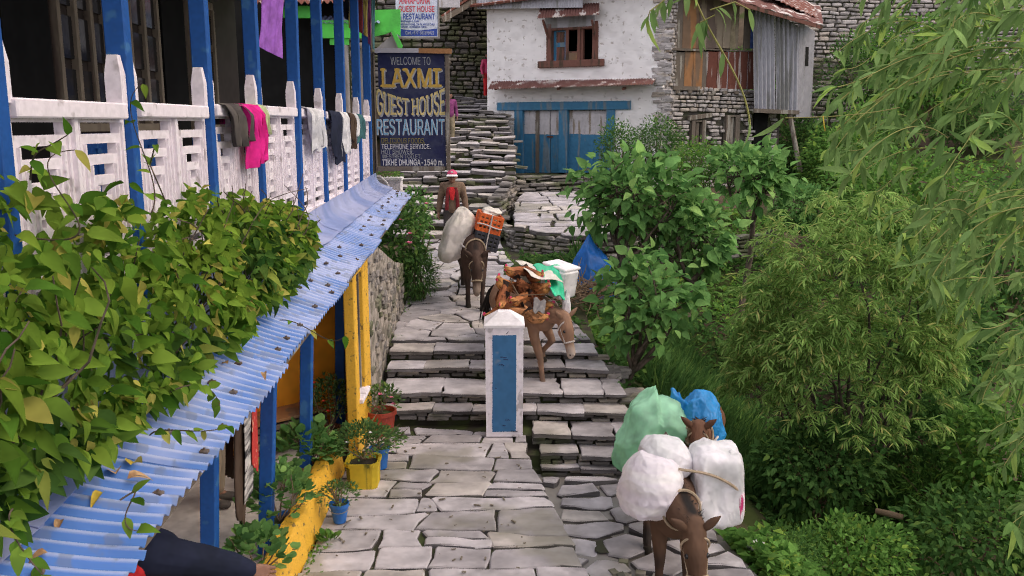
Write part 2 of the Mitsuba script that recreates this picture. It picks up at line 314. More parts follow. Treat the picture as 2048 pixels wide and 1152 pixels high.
# ------------------------------------------------------------------ ground
def interp(x, a): return np.interp(x, [p[0] for p in a], [p[1] for p in a])
LEVZ = [-.29, -.147, 0.0, .147, .294, .44, .565]
LEVY = [AZ(1100, py, z)[1] for py, z in zip([938, 908, 868, 821, 784, 735, 702], LEVZ)]     # front edge of each step
PZ = [(0, -.75), (4, -.72), (6, -.56), (7.5, -.42), (LEVY[0] - .3, -.34), (LEVY[0], -.40), (LEVY[2], -.22), (LEVY[4], 0.0), (LEVY[6], .30), (LEVY[6] + .35, .5), (13.5, .73), (17.95, 1.15), (20, 1.3), (24, 1.75), (30, 2.0), (33, 3.6), (38, 6.5), (60, 22), (120, 60)]
RZ = [(0, -3.2), (6, -2.8), (9, -2.3), (14, -1.3), (20, .1), (26, 1.2), (30, 2.4), (34, 4.4), (40, 8.2), (60, 22), (120, 60)]
XR = [(0, 2.6), (6.5, 2.5), (8, 2.15), (9.3, 1.7), (10.5, 1.45), (11.3, 1.3), (13, .95), (15, .5), (17.5, .1), (20, .8), (24, 4.2), (30, 6.5), (40, 8)]
def gz(x, y):
    x, y = np.broadcast_arrays(np.asarray(x, float), np.asarray(y, float))
    a, b, e = interp(y, PZ) - .12, interp(y, RZ), interp(y, XR) - .1
    t = np.clip((x - e) / 3.2, 0, 1); t = t * t * (3 - 2 * t) * .55 + t * .45
    z = a * (1 - t) + b * t
    z = z + .75 * np.exp(-((y - 15.5) / 1.1) ** 2 - ((x - 1.5) / 1.0) ** 2)
    wild = np.clip((x - e) / .8, 0, 1) + np.clip((y - 31) / 3, 0, 1)
    return z + np.minimum(wild, 1) * .35 * (meshkit.fbm(np.stack([x * .6, y * .6, x * 0], -1), 4, 3) - .5)
gx = np.r_[-60:-12:9j, np.arange(-12, -2, 1.0), np.arange(-2, 8, .22), np.arange(8, 26, .6), 26:70:12j]
gy = np.r_[np.arange(-6, 4, 1.0), np.arange(4, 24, .22), np.arange(24, 48, .6), 48:120:14j]
GX, GY = np.meshgrid(gx, gy, indexing='ij')
v, f = grid(np.stack([GX, GY, gz(GX, GY)], -1))
struct('ground', (v, f), 'soil', smooth=True)

def rough_edges(P, g, amp=.012, step=.14):
    out = []
    for a, b in zip(P, np.roll(P, -1, 0)):
        n = max(1, int(np.linalg.norm(b - a) / step)); d = b - a; nn = np.array([-d[1], d[0]]) / (np.linalg.norm(d) + 1e-9)
        for i in range(n): out.append(a + d * i / n + nn * (g.normal(0, amp) if i else 0) + (g.normal(0, amp * .5, 2) if not i else 0))
    return np.array(out)
def crazy(poly, sx, sy, g, gap=.012, skew=0.0, amp=.012):
    x0, y0, x1, y1 = poly.bounds; pts = []
    for j, y in enumerate(np.arange(y0 - sy, y1 + 2 * sy, sy)):
        for x in np.arange(x0 - sx, x1 + 2 * sx, sx):
            pts.append([(x + (.5 * sx if j % 2 else 0) + g.uniform(-.42, .42) * sx), y + g.uniform(-.22, .22) * sy + skew * x])
    pts = np.array(pts); k = sx / sy * .72
    vor = Voronoi(pts * [1 / k, 1]); out = []
    for r in vor.point_region:
        reg = vor.regions[r]
        if not reg or -1 in reg: continue
        c = Polygon(vor.vertices[reg] * [k, 1]).intersection(poly).buffer(-gap, join_style=2)
        for q in getattr(c, 'geoms', [c]):
            if q.geom_type == 'Polygon' and q.area > .012:
                q = q.simplify(.02)
                out.append(rough_edges(np.asarray(q.exterior.coords)[:-1], g, amp))
    return out
def rows(poly, hmin, hmax, wmin, wmax, g, gap=.008, amp=.014, merge=.10, slope=0.0):
    """flags laid in uneven rows across the way: wavy row lines, slanting end joints, here and there a row split or two small stones side by side"""
    x0, y0, x1, y1 = poly.bounds; out = []; y = y0 - .3; xs = np.linspace(x0 - .5, x1 + .5, 24); line = np.full(24, y)
    while y < y1 + .2:
        h = g.uniform(hmin, hmax); y += h; nl = y + slope * (xs - x0) + h * .32 * (meshkit.fbm(np.c_[xs * 1.3, xs * 0, np.full(24, y * 7.3)], 3) - .5) * 2 + .05 * (xs - x0 - 1) * g.normal()
        nl = np.maximum(nl, line + .09); x = x0 - g.uniform(0, .5); sl0 = g.normal(0, .06)
        while x < x1 + .1:
            w = g.uniform(wmin, wmax) * (1 if g.random() > .2 else .55); s1 = g.normal(0, .07); f0, f1 = lambda q: np.interp(q, xs, line), lambda q: np.interp(q, xs, nl)
            q0, q1 = np.linspace(x, x + w, 5), np.linspace(x + w + s1, x + sl0, 5)
            P4 = np.vstack([np.c_[q0, f0(q0)], np.c_[q1, f1(q1)]])
            cut = [P4]
            if g.random() < .22 and h > .26:                                # a stone split along its length
                m_ = lambda q: f0(q) * .5 + f1(q) * .5; qm = np.linspace(x, x + w, 5); cut = [np.vstack([np.c_[q0, f0(q0)], np.c_[qm[::-1], m_(qm[::-1])]]), np.vstack([np.c_[qm, m_(qm)], np.c_[q1, f1(q1)]])]
            for c in cut:
                pg = Polygon(c).buffer(0).intersection(poly).buffer(-gap - g.uniform(0, .006), join_style=2)
                for q in getattr(pg, 'geoms', [pg]):
                    if q.geom_type == 'Polygon' and q.area > .012:
                        q = q.buffer(-.02).buffer(.02).simplify(.012); 
                        if q.geom_type == 'Polygon' and q.area > .01: out.append(rough_edges(np.asarray(q.exterior.coords)[:-1], g, amp))
            x += w; sl0 = s1
        line = nl
    return out
def paving(polys, key, zf, g, mat='slate', th=.09, tilt=.012, lift=.01, most=300, bev=.012, tone=1.0):
    ms = []
    for P in polys:
        c = P.mean(0); tx, ty, dz = g.normal(0, tilt), g.normal(0, tilt), g.normal(0, lift)
        z1 = lambda q, c=c, tx=tx, ty=ty, dz=dz: zf(q) + dz + (q - c) @ np.array([tx, ty])
        ms.append(prism(P, lambda q, z1=z1: z1(q) - th, z1, bev))
    pieces('paving_stone', ms, mat, key, g, most, us=g.random(len(ms)) * tone)

# ---- lower terrace in front of the guest house (z = 0)
g = rng(11)
TER = Polygon([(-1.62, 3.2), (1.02, 3.2), (.72, 6.38), (.52, 7.6), (.36, 8.6), (.30, 9.28), (.30, 9.62), (-1.45, 9.95), (-1.55, 8.9), (-1.62, 8.6)])
struct('terrace', prism(np.asarray(TER.buffer(-.05).exterior.coords)[:-1], -1.1, -.035), 'gap')
tp = rows(TER, .20, .44, .34, 1.15, g, .007)
paving(tp, 'terrace', lambda q: np.zeros(len(q)), g, tilt=.007, lift=.006, bev=.014)
es = []
for y in np.arange(3.4, 9.2, .16):                                        # the terrace's rubble edge towards the lower path
    x = interp(y, [(3.2, 1.0), (6.38, .70), (7.6, .50), (8.6, .34), (9.28, .28)])
    for z in np.arange(-.75, -.1, .11): es.append(rock([x - .07, y + g.uniform(-.03, .03), z], [.09, .085, .052], g))
pieces('edge_stone', es, 'rubble', 'terrace', g, 120)

# ---- the steps
g = rng(12)
struct('steps', join([bx(-1.5, 1.3, LEVY[i] + .14, LEVY[-1] + .5, -.9, LEVZ[i] - .07 - .001 * i) for i in range(7)]), 'gap')
ENDX = [1.95, 1.85, 1.75, 1.55, 1.52, 1.38, 1.28]
tr, rs = [], []
for i, (z, y) in enumerate(zip(LEVZ, LEVY)):
    yb = LEVY[i + 1] + .05 if i < 6 else y + .42
    x0 = -1.46 if i > 2 else (.36 if i == 2 else .44)
    x = x0
    bow = lambda x: -.10 * max(0, x - .3) ** 1.4 * (1 if i > 0 else .3)
    while x < ENDX[i] - .1:
        w = g.uniform(.34, .78); w = w if x + w < ENDX[i] - .2 else ENDX[i] - x
        yy = y + (0.03 if x > .3 else .015)
        P = np.array([[x + .008, yy + bow(x) + g.normal(0, .016)], [x + w - .008, yy + bow(x + w) + g.normal(0, .016)], [x + w - .012 + g.normal(0, .02), yb], [x + .012, yb]])
        P = rough_edges(P, g, .014, .12); dz = g.normal(0, .008); tl = g.normal(0, .015); c = P.mean(0)
        zt = lambda q, c=c, dz=dz, tl=tl, z=z: z + dz + (q - c) @ np.array([tl, .01])
        tr.append(prism(P, lambda q, zt=zt, t=g.uniform(.035, .058): zt(q) - t, zt, .012)); x += w
    zlo = LEVZ[i - 1] if i else z - .16                                    # rubble in the riser
    for zz, h in ((zlo + .026, .030), (zlo + .078, .026)):
        x = x0
        while x < ENDX[i] - .05:
            w = g.uniform(.10, .34)
            rs.append(rock([x + w / 2, y + .125 + bow(x) + g.normal(0, .018), zz + g.normal(0, .006)], [w / 2 - .006, .06, h * g.uniform(.75, 1.05)], g)); x += w
pieces('tread_stone', tr, 'slate', 'steps', g)
pieces('riser_stone', rs, 'rubble', 'steps', g, 220, rank=[m[0][:, 1].mean() for m in rs], us=g.random(len(rs)) ** 1.6 * .9)
es = []
for k in range(70):                                                        # loose edge stones at the steps' right-hand end
    i = g.integers(0, 7); y = LEVY[i] + g.uniform(0, .3); s = g.uniform(.06, .17)
    es.append(rock([ENDX[i] + g.uniform(-.12, .22), y, LEVZ[i] - g.uniform(.06, .35)], [s, s * .7, .04], g, rotz(g.uniform(-.5, .5))))
pieces('edge_stone', es, 'rubble', 'steps', g, 70)

# ---- lower path: rough wet flags, mud and a puddle
g = rng(13)
lz = lambda q: interp(q[:, 1], PZ) + .012 * np.sin(q[:, 0] * 3 + q[:, 1] * 2)
LOW = Polygon([(1.02, 3.5), (2.65, 3.5), (2.45, 6.5), (2.15, 7.6), (1.95, LEVY[0] + .06), (.42, LEVY[0] + .03), (.55, 7.6), (.75, 6.38)])
lx, ly = np.meshgrid(np.linspace(0, 1, 26), np.linspace(3.5, LEVY[0] + .1, 50), indexing='ij'); lx = .2 + (interp(ly, XR) - .22) * lx
q = np.stack([lx.ravel(), ly.ravel()], -1)
zz = (interp(q[:, 1], PZ) - .045 + .05 * (meshkit.fbm(np.c_[q * 2.2, q[:, :1] * 0], 4, 2) - .5)).reshape(lx.shape)
struct('path', grid(np.stack([lx, ly, zz], -1)), 'mud', smooth=True)
lp = [P for P in crazy(LOW, .58, .30, g, .035, 0, .02) if not (1.0 < P.mean(0)[0] < 1.5 and 6.35 < P.mean(0)[1] < 7.35) and not (P.mean(0)[0] < .95 and P.mean(0)[1] < 7.2 and g.random() < .8) and g.random() < .95]
paving(lp, 'path', lz, g, tilt=.035, lift=.014, th=.10, bev=.014)
pb = [rock([g.uniform(.7, 1.7), g.uniform(6.2, 7.6), 0], [.05, .04, .02], g, rotz(g.uniform(0, 3))) for _ in range(60)]
pb = [move(m, t=(0, 0, interp(m[0][:, 1].mean(), PZ) - .03)) for m in pb]
obj('pebbles', join(pb), 'rubble', 'path', uv=np.vstack([tuv(m, g.random()) for m in pb]), kind='stuff')
for (px, py, a, b) in ((1222, 1100, .22, .10), (1208, 1060, .10, .05)):
    c = AZ(px, py, -.5); an = np.linspace(0, 2 * PI, 26)[:-1]; r = 1 + .25 * np.sin(an * 3 + 1) + .12 * np.sin(an * 5)
    P = np.c_[c[0] + a * r * np.cos(an), c[1] + b * 1.6 * r * np.sin(an)]; z = interp(c[1], PZ) - .028
    obj('puddle', (np.vstack([np.c_[P, np.full(25, z)], [[c[0], c[1], z]]]), np.stack([np.arange(25), (np.arange(25) + 1) % 25, np.full(25, 25)], 1)), 'puddle', 'path')

# ---- upper path climbing past the mules
g = rng(14)
uz = lambda q: interp(q[:, 1], [(10.5, .52), (11.1, .575), (13.5, .73), (15.5, .90), (17.95, 1.15), (19, 1.28)])
UP = Polygon([(-1.48, LEVY[6] + .44), (1.24, LEVY[6] + .42), (1.15, 12.1), (.95, 13), (.72, 14.1), (.42, 15.3), (.12, 16.6), (.0, 18.1), (-1.7, 18.1), (-1.55, 15.6), (-1.5, 14.2)])
ux, uy = np.meshgrid(np.linspace(-1.75, 1.3, 14), np.linspace(LEVY[6] + .3, 18.4, 40), indexing='ij')
q = np.stack([ux.ravel(), uy.ravel()], -1)
struct('path', grid(np.stack([ux, uy, (uz(q) - .05).reshape(ux.shape)], -1)), 'gap', smooth=True)
low, far = UP.intersection(sbox(-3, 0, 3, 14)), UP.intersection(sbox(-3, 14, 3, 30))
ll, lr = low.intersection(sbox(-3, 0, -.35, 40)), low.intersection(sbox(-.35, 0, 3, 40))
paving(crazy(low, .66, .37, g, .007, .0, .018), 'path_001', uz, g, tilt=.012, lift=.010, bev=.012)
fl, fr = far.intersection(sbox(-3, 0, -.7, 40)), far.intersection(sbox(-.7, 0, 3, 40))
paving(crazy(fl, .5, .40, g, .008, 0, .018) + rows(fr, .24, .44, .5, 1.3, g, .008), 'path_001', lambda q: uz(q) + .012 * np.floor((q[:, 1].mean() * 3) % 2), g, tilt=.022, lift=.022, bev=.014)

# ---- rough steps from the path up to the lane, and the stair between the houses
def flight(key, y0, z0, n, rise, run, xl, xr, g, wmin=.28, wmax=.85, th=(.05, .11)):
    """xl, xr: functions of y"""
    base, tr, rk = [], [], []
    for i in range(n):
        z, y = z0 + rise * (i + 1), y0 + run * i
        base.append(bx(xl(y), xr(y), y + .07, y + run + .09, z0 - .5, z - .075 - .001 * (i % 2)))
        x = xl(y)
        while x < xr(y) - .05:
            w = g.uniform(wmin, wmax); w = min(w, xr(y) - x) if xr(y) - x - w > .2 else xr(y) - x
            P = rough_edges(np.array([[x + .015, y + g.normal(0, .09)], [x + w - .015, y + g.normal(0, .09)], [x + w - .015 + g.normal(0, .04), y + run + .05], [x + .015 + g.normal(0, .04), y + run + .05]]), g, .035, .2)
            zt = lambda q, z=z, c=P.mean(0), a=g.normal(0, .05), b=g.normal(.012, .04), dz=g.normal(0, .03): z + dz + (q - c) @ np.array([a, b])
            tr.append(prism(P, lambda q, zt=zt, t=g.uniform(*th): zt(q) - t, zt, .016)); x += w
        x = xl(y)
        while x < xr(y):
            w = g.uniform(.12, .45); rk.append(rock([x + w / 2, y + .13 + g.normal(0, .04), z - .10 + g.normal(0, .015)], [w / 2, .09, .04 * g.uniform(.7, 1.2)], g, roty(g.normal(0, .08)))); x += w
    struct(key, join(base), 'gap')
    pieces('step_stone', tr, 'slate', key, g, 300, us=g.random(len(tr)) ** 2 * .45); pieces('riser_stone', rk, 'rubble', key, g, 200, us=g.random(len(rk)) ** 1.5 * .7)
g = rng(15)
flight('stairs', 17.95, 1.15, 8, .15, .52, lambda y: -2.45, lambda y: .02 + .04 * (y - 18), g)
flight('stairs_001', 22.3, 2.35, 13, .152, .62, lambda y: -1.5, lambda y: interp(y, [(22, .40), (24, .42), (28, .15), (31, -.25)]), g)
struct('lane', bx(-6, 1.5, 30.3, 36, 3.4, 4.32), 'soil')

# ---- paved landing before the white house
g = rng(16)
LAND = Polygon([(.25, 17.2), (1.35, 16.3), (2.6, 16.4), (2.6, 22.3), (.6, 22.5), (.32, 20.4)])
nz = lambda q: interp(q[:, 1], [(16, 1.43), (20.5, 1.72), (22.4, 1.80)])
struct('landing', prism(np.asarray(LAND.buffer(-.06).exterior.coords)[:-1], .3, lambda q: nz(q) - .06), 'gap')
paving(rows(LAND, .4, .8, .5, 1.1, g, .014), 'landing', nz, g, tilt=.012, lift=.012, bev=.02, tone=.35)

# ---- dry stone walling: courses of stones between two points
def dry(p0, p1, z0, z1, hmin, hmax, wmin, wmax, g, depth=.16, holes=(), out=.04, sag=.02):
    p0, p1 = np.asarray(p0, float), np.asarray(p1, float); L = np.linalg.norm(p1 - p0); u = (p1 - p0) / L; n = np.array([u[1], -u[0]])
    R = np.array([[u[0], n[0], 0], [u[1], n[1], 0], [0, 0, 1.0]]); ms = []
    z0f = z0 if callable(z0) else (lambda s: z0); z1f = z1 if callable(z1) else (lambda s: z1)
    zb = min(z0f(s) for s in np.linspace(0, L, 9)); ztop = max(z1f(s) for s in np.linspace(0, L, 9)); z = zb; ph = g.uniform(0, 6)
    while z < ztop:
        h = g.uniform(hmin, hmax); s = -g.uniform(0, wmin)
        while s < L:
            w = g.uniform(wmin, wmax) * (1.4 if g.random() < .15 else 1) * (.5 if g.random() < .15 else 1); a, b = max(s, 0), min(s + w, L); m = (a + b) / 2; zc = z + h / 2 + sag * math.sin(m * 1.3 + ph)
            if b - a > wmin * .35 and z0f(m) - h * .4 < zc < z1f(m) + h * .3 and not any(a < q[1] and b > q[0] and zc + h * .4 > q[2] and zc - h * .4 < q[3] for q in holes):
                c = p0 + u * m + n * (-depth / 2 + g.normal(0, out * .4))
                ms.append(rock([*c, zc], [(b - a) / 2 - .007, depth / 2, h / 2 * g.uniform(.72, 1.05) - .003], g, R @ rotx(g.normal(0, .05)) @ roty(g.normal(0, .05)), jit=.24, bev=.4))
            s += w
        z += h
    return ms
def wall_back(p0, p1, z0, z1, off=.05, th=.3):
    p0, p1 = np.asarray(p0, float), np.asarray(p1, float); u = nrm(p1 - p0); n = np.array([u[1], -u[0]])
    return bar([*((p0 + p1) / 2 - n * (off + th / 2)), z0], [*((p0 + p1) / 2 - n * (off + th / 2)), z1], np.linalg.norm(p1 - p0), th, up=[n[0], n[1], 0])
g = rng(17)
# retaining wall under the landing, facing the path
t = thing('stone_wall', 'low dry stone retaining wall holding up the paved landing before the white house', 'wall')
ms = dry((-.02, 18.3), (.25, 17.15), .9, 1.42, .07, .12, .2, .5, g) + dry((.25, 17.15), (1.35, 16.25), .75, 1.38, .07, .13, .2, .5, g) + dry((1.35, 16.25), (2.6, 16.35), .4, 1.36, .07, .13, .2, .5, g)
obj('core', join([wall_back((.25, 17.15), (1.35, 16.25), .2, 1.3), wall_back((1.35, 16.25), (2.6, 16.35), .2, 1.3), wall_back((-.02, 18.3), (.25, 17.15), .2, 1.36)]), 'mortar', t)
pieces('stone', ms, 'rubble', t, g)
# banked stones between stair and landing, up to the house
t = thing('stone_wall', 'stacked slate bank between the stair and the landing, left of the blue door', 'wall')
ms = dry((.05, 19.0), (.42, 21.6), 1.3, lambda s: 1.85 + .18 * s, .07, .14, .25, .6, g, .3) + dry((.42, 22.3), (3.6, 23.6), 1.7, lambda s: 2.02 - .02 * s, .06, .11, .3, .8, g, .4)
ms += dry((.5, 23.6), (3.9, 24.6), 1.85, 2.08, .06, .10, .3, .8, g, .5)
obj('core', join([wall_back((.85, 22.45), (3.6, 23.6), 1, 1.93, .25, .8), wall_back((.95, 23.7), (3.9, 24.6), 1, 1.98, .25, 3.4)]), 'gap', t)
pieces('stone', ms, 'rubble', t, g)
# the high mossy wall behind the signs
t = thing('stone_wall', 'tall dark mossy stone retaining wall rising behind the hanging signs', 'wall')
ms = dry((-5.2, 31.5), (-.2, 32.0), 3.6, 8.6, .10, .24, .2, .6, g, .3, out=.06)
obj('core', wall_back((-5.6, 31.5), (.6, 32.1), 3, 8.8, .12, .5), 'gap', t)
pieces('stone', ms, 'rubble', t, g, 300, rank=[abs(m[0][:, 0].mean() + 1.5) + .8 * abs(m[0][:, 2].mean() - 5.6) for m in ms], us=g.random(len(ms)) ** 2 * .7)
# ------------------------------------------------------------------ the guest house on the left
GH = thing('guest_house', 'long guest house with blue posts, white lattice balcony and blue tin awning', 'building')
BXP = -2.075
PY_ = [2.36, 3.70, 5.02, 6.38, 7.68, 9.12, 10.47, 11.81, 13.16, 14.18]
zbase = lambda y: interp(y, [(2, 2.52), (8.8, 2.545), (14.2, 2.625)])
zrail = lambda y: interp(y, [(2, 3.60), (5, 3.61), (7.7, 3.645), (9.1, 3.66), (10.5, 3.645), (14.2, 3.61)])
zseam = lambda y: interp(y, [(2, 1.93), (3.04, 1.99), (3.94, 2.057), (5, 2.16), (7.2, 2.27), (9.9, 2.335), (14.4, 2.46)])
zeave = lambda y: interp(y, [(2, 1.86), (3.28, 1.911), (5.1, 1.985), (6.2, 2.036), (8.9, 2.154), (13.28, 2.33), (14.4, 2.37)])
xeave = lambda y: interp(y, [(2, -1.355), (9, -1.355), (14.4, -1.43)])
def extr(poly, t): m = trimesh.creation.extrude_polygon(poly, t, engine='earcut'); return np.array(m.vertices), np.array(m.faces)
def yz(poly, x0, x1, shear=None):
    """polygon in (y, z), thickness from x0 to x1"""
    v, f = extr(poly, x1 - x0); q = np.c_[v[:, 2] + x0, v[:, 0], v[:, 1]]; return q, f
g = rng(30)
for i, y in enumerate(PY_):                                                # balcony posts, proud of the lattice
    lean = .012 * g.normal()
    obj('balcony_post', bar([-2.088, y, zbase(y) - .06], [-2.085 + lean, y, 5.6], .085, .115, up=[1, 0, 0], bev=.006), 'bluepaint', GH)
    for s in (-1, 1):
        if i == 0 and s < 0 or i == 9 and s > 0: continue
        zt = zrail(y); yc = y + s * .077
        a = np.array([[-2.135, yc - .034], [-2.048, yc - .034], [-2.048, yc + .034], [-2.135, yc + .034]])
        low, mid = np.c_[a, np.full(4, zt - .02)], np.c_[a, np.full(4, zt + .15)]
        c = a.mean(0); top = np.c_[c + (a - c) * [.62, .7], np.full(4, zt + .255)]
        obj('newel_block', hull(np.vstack([low, mid, top])), 'whitepaint', GH)
W9 = [.78, .60, .42, .25, .10, .25, .42, .60, .78]
for i in range(9):
    y0, y1 = PY_[i] + .044, PY_[i + 1] - .044; zb, zt = zbase((y0 + y1) / 2), zrail((y0 + y1) / 2)
    obj('top_rail', bx(BXP - .07, BXP + .052, y0 + .055, y1 - .055, zt - .085, zt, .008), 'whitepaint', GH)
    obj('base_rail', bx(BXP - .07, BXP + .02, y0, y1, zb - .05, zb + .028), 'whitepaint', GH)
    for h in range(2):
        a, b = y0 + (y1 - y0) * h / 2 + .004, y0 + (y1 - y0) * (h + 1) / 2 - .004; w = b - a; c = (a + b) / 2
        rows, hh = 9, (zt - .086 - zb - .03) / 9
        holes, strips = [], []
        for r in range(rows):
            zc = zt - .086 - hh * (r + .42); ow = W9[r] * w
            if r == 4: holes += [sbox(c - .05, zc - .02, c - .012, zc + .02), sbox(c + .012, zc - .02, c + .05, zc + .02)]
            else: holes.append(sbox(c - ow / 2, zc - hh * .27, c + ow / 2, zc + hh * .27))
            if r < 4:
                z2 = zt - .086 - hh * (8 - r + .42) - hh * .3
                for s in (-1, 1): strips.append(bx(BXP + .0005, BXP + .013 + .001 * r, c + s * (ow / 2 + .014) - .007, c + s * (ow / 2 + .014) + .007, z2, zc + hh * .26))
        pan = sbox(a, zb + .029, b, zt - .086).difference(unary_union(holes))
        pk = obj('lattice_panel', yz(pan, BXP - .05, BXP), 'whitepaint', GH)
        obj('relief_strip', join(strips), 'whitepaint', pk)
        obj('stile', bx(BXP - .005, BXP + .026, (a if h else b) - .014, (a if h else b) + .014, zb + .03, zt - .087), 'whitepaint', pk)
# balcony floor, back wall with dark shutters, ceiling
obj('balcony_floor', bx(-4.6, BXP - .02, 1.5, 14.3, 2.3, 2.5), 'concrete', GH)
obj('ceiling', bx(-5, -1.45, .8, 14.9, 5.62, 5.72), 'darkwood', GH)
obj('balcony_wall', join([bx(-4.4, -4.2, 1.5, 14.6, 2.5, 5.62)]), 'darkwood', GH)
g = rng(31); y = 2.6
k = 0
while y < 12.6:
    w = [1.35, .8, 1.1][k % 3]; door = k % 3 == 1
    m = []
    if not door:
        fr = obj('shutter', join([bx(-4.2, -4.14, y, y + w, 3.42, 3.5), bx(-4.2, -4.14, y, y + w, 5.1, 5.2)] + [bx(-4.199, -4.13, y + a * w, y + a * w + .07, 3.5, 5.1) for a in (0, .32, .63, .94)]), 'plygrey', GH)
        obj('pane', join([bx(-4.2, -4.165, y + (a + .06) * w, y + (a + .30) * w, 3.62 + q * .5, 4.02 + q * .5) for a in (0.02, .34, .65) for q in range(3)]), 'glassdark', fr)
        obj('wainscot', join([bx(-4.2, -4.15, y, y + w, 2.5, 3.4), bx(-4.155, -4.13, y + .1, y + w * .45, 2.65, 3.25), bx(-4.155, -4.13, y + w * .55, y + w - .1, 2.65, 3.25)]), 'bluepaint', GH)
    else: obj('doorway', join([bx(-4.2, -4.15, y, y + w, 2.5, 5.2)]), 'dark', GH)  # near-black slab: the shade of an open doorway put into colour
    y += w + .12; k += 1
# awning: flat blue flashing bent up the balcony's base, then corrugated sheets
g = rng(32)
y = 1.5; k = 0
while y < 14.3:
    y1 = min(y + 1.62, 14.35); ys = np.linspace(y, y1 + .05, 9); lift = .004 * (k % 2)
    prof = lambda q: np.array([[-2.018, zbase(q) - .03], [-2.014, zseam(q) + .24], [-2.0, zseam(q) + .15], [-1.965, zseam(q) + .085], [-1.91, zseam(q) + .05], [-1.80, zseam(q) + .012], [-1.745, zseam(q) - .006]])
    Pm = np.array([np.c_[prof(q)[:, 0] + lift, np.full(7, q), prof(q)[:, 1] + lift + .014] for q in ys])
    Pm[:, 4:, 2] += .006 * g.normal(size=(9, 1))
    obj('flashing_sheet', thick(Pm[:, ::-1], .004), 'flashing', GH, smooth=50); y = y1; k += 1
y = 1.5; k = 0; PITCHC = .085
while y < 14.2:
    y1 = min(y + .765, 14.36); n = int(round((y1 - y) / PITCHC * 8)) + 1; ys = np.linspace(y, y1 + .02, n); ss = np.linspace(0, 1, 7)
    q, s = np.meshgrid(ys, ss, indexing='ij'); ph = np.cos(q / PITCHC * 2 * PI)
    over = .035 * math.sin(k * 2.1) * .5; xe = xeave(q) + over; ze = zeave(q) - over * .3
    sk = q + (s) * .06                                                     # laid a little askew
    X = -1.80 + (xe + 1.80) * s; Z = (zseam(q) - .004) * (1 - s) + ze * s + ph * .014 + .004 * (k % 2) - .012 * np.sin(s * PI) + .014 * (meshkit.fbm(np.stack([X * 2.5, q * 1.6, q * 0], -1), 2, 6) - .5)
    v, f = grid(np.stack([X, sk, Z], -1)); u = g.random()
    rk = obj('roof_sheet', (v, f), 'roofblue', GH, smooth=True, uv=np.c_[np.full(len(v), u), (.5 + .5 * ph).ravel()])
    for s_ in (.42, .78):
        for dq in (.2, .55):
            if g.random() < .62:
                yc = y + dq + g.normal(0, .06); s = s_ + g.normal(0, .05); c = [-1.80 + (xeave(yc) + 1.80) * s, yc, zseam(yc) * (1 - s) + zeave(yc) * s + .006]
                obj('washer', join([obox(c, [.021, .016, .008], rotz(g.normal(0, .3)), .003), tube([c, np.array(c) + [0, 0, .018]], .006, 6)]), 'washergrey', rk)
    y = y1; k += 1
obj('eave_batten', join([bar([-1.43, 1.6, zeave(1.6) - .05], [-1.43, 8, zeave(8) - .05], .05, .05), bar([-1.43, 8, zeave(8) - .05], [-1.49, 14.2, zeave(14.2) - .05], .05, .05)]), 'timber', GH)
# veranda under the awning
obj('veranda_floor', bx(-4.5, -1.70, 2.5, 10.0, -.3, .025), 'palefloor', GH)
obj('veranda_wall', join([bx(-3.35, -3.1, 2.0, 10.0, .02, 2.3), bx(-3.11, -2.98, 2.0, 6.6, .02, .95)]), 'whitepaint', GH)
obj('orange_wall', bar([-2.42, 9.36, .02], [-2.42, 9.36, 2.16], 1.95, .12, up=[.66, -.75, 0]), 'orange', GH)
obj('ceiling_boards', bx(-4.3, -2.12, 2.0, 14.2, 2.2, 2.28), 'whitepaint', GH)
def vpost(b, top, key='veranda_post', w=.105):
    b = AZ(*b, .0); t = AY(*top, b[1]); d = (t - b) / (t[2] - b[2])
    zt = zseam(b[1]) - .09
    obj(key, bar(b, b + d * zt, w, w, up=[0, 1, 0], bev=.006), 'bluepaint', GH)
for b, tp_ in (((420, 1225), (419, 920)), ((531, 1116), (538, 770)), ((611, 985), (614, 660)), ((681, 868), (681, 590)), ((250, 1480), (270, 1130))): vpost(b, tp_)
# yellow parapet, rough and stained, thicker at its end
ys = np.linspace(3.6, 8.62, 46); P4 = []
for i, y in enumerate(ys):
    h = .30 + .025 * math.sin(y * 5) + .02 * g.normal() + (.06 if y > 8.2 else 0); w = .012 * g.normal(size=4)
    P4.append([[-1.60 + w[0], y, -.03], [-1.625 + w[1], y, h * .6], [-1.64 + w[1], y, h - .02], [-1.67 + w[2], y, h], [-1.76, y, h + .005], [-1.785 + w[3], y, h - .02], [-1.79, y, 0]])
P4 = np.array(P4); m = grid(P4); endc = np.array([[*P4[-1].mean(0)]]); 
v = np.vstack([m[0], endc, [P4[0].mean(0)]]); n = len(m[0]); f = np.vstack([m[1], [[n, n - 7 + j, n - 7 + (j + 1) % 7] for j in range(7)], [[n + 1, (j + 1) % 7, j] for j in range(7)]])
obj('parapet', (v, f), 'yellow', GH, smooth=45)
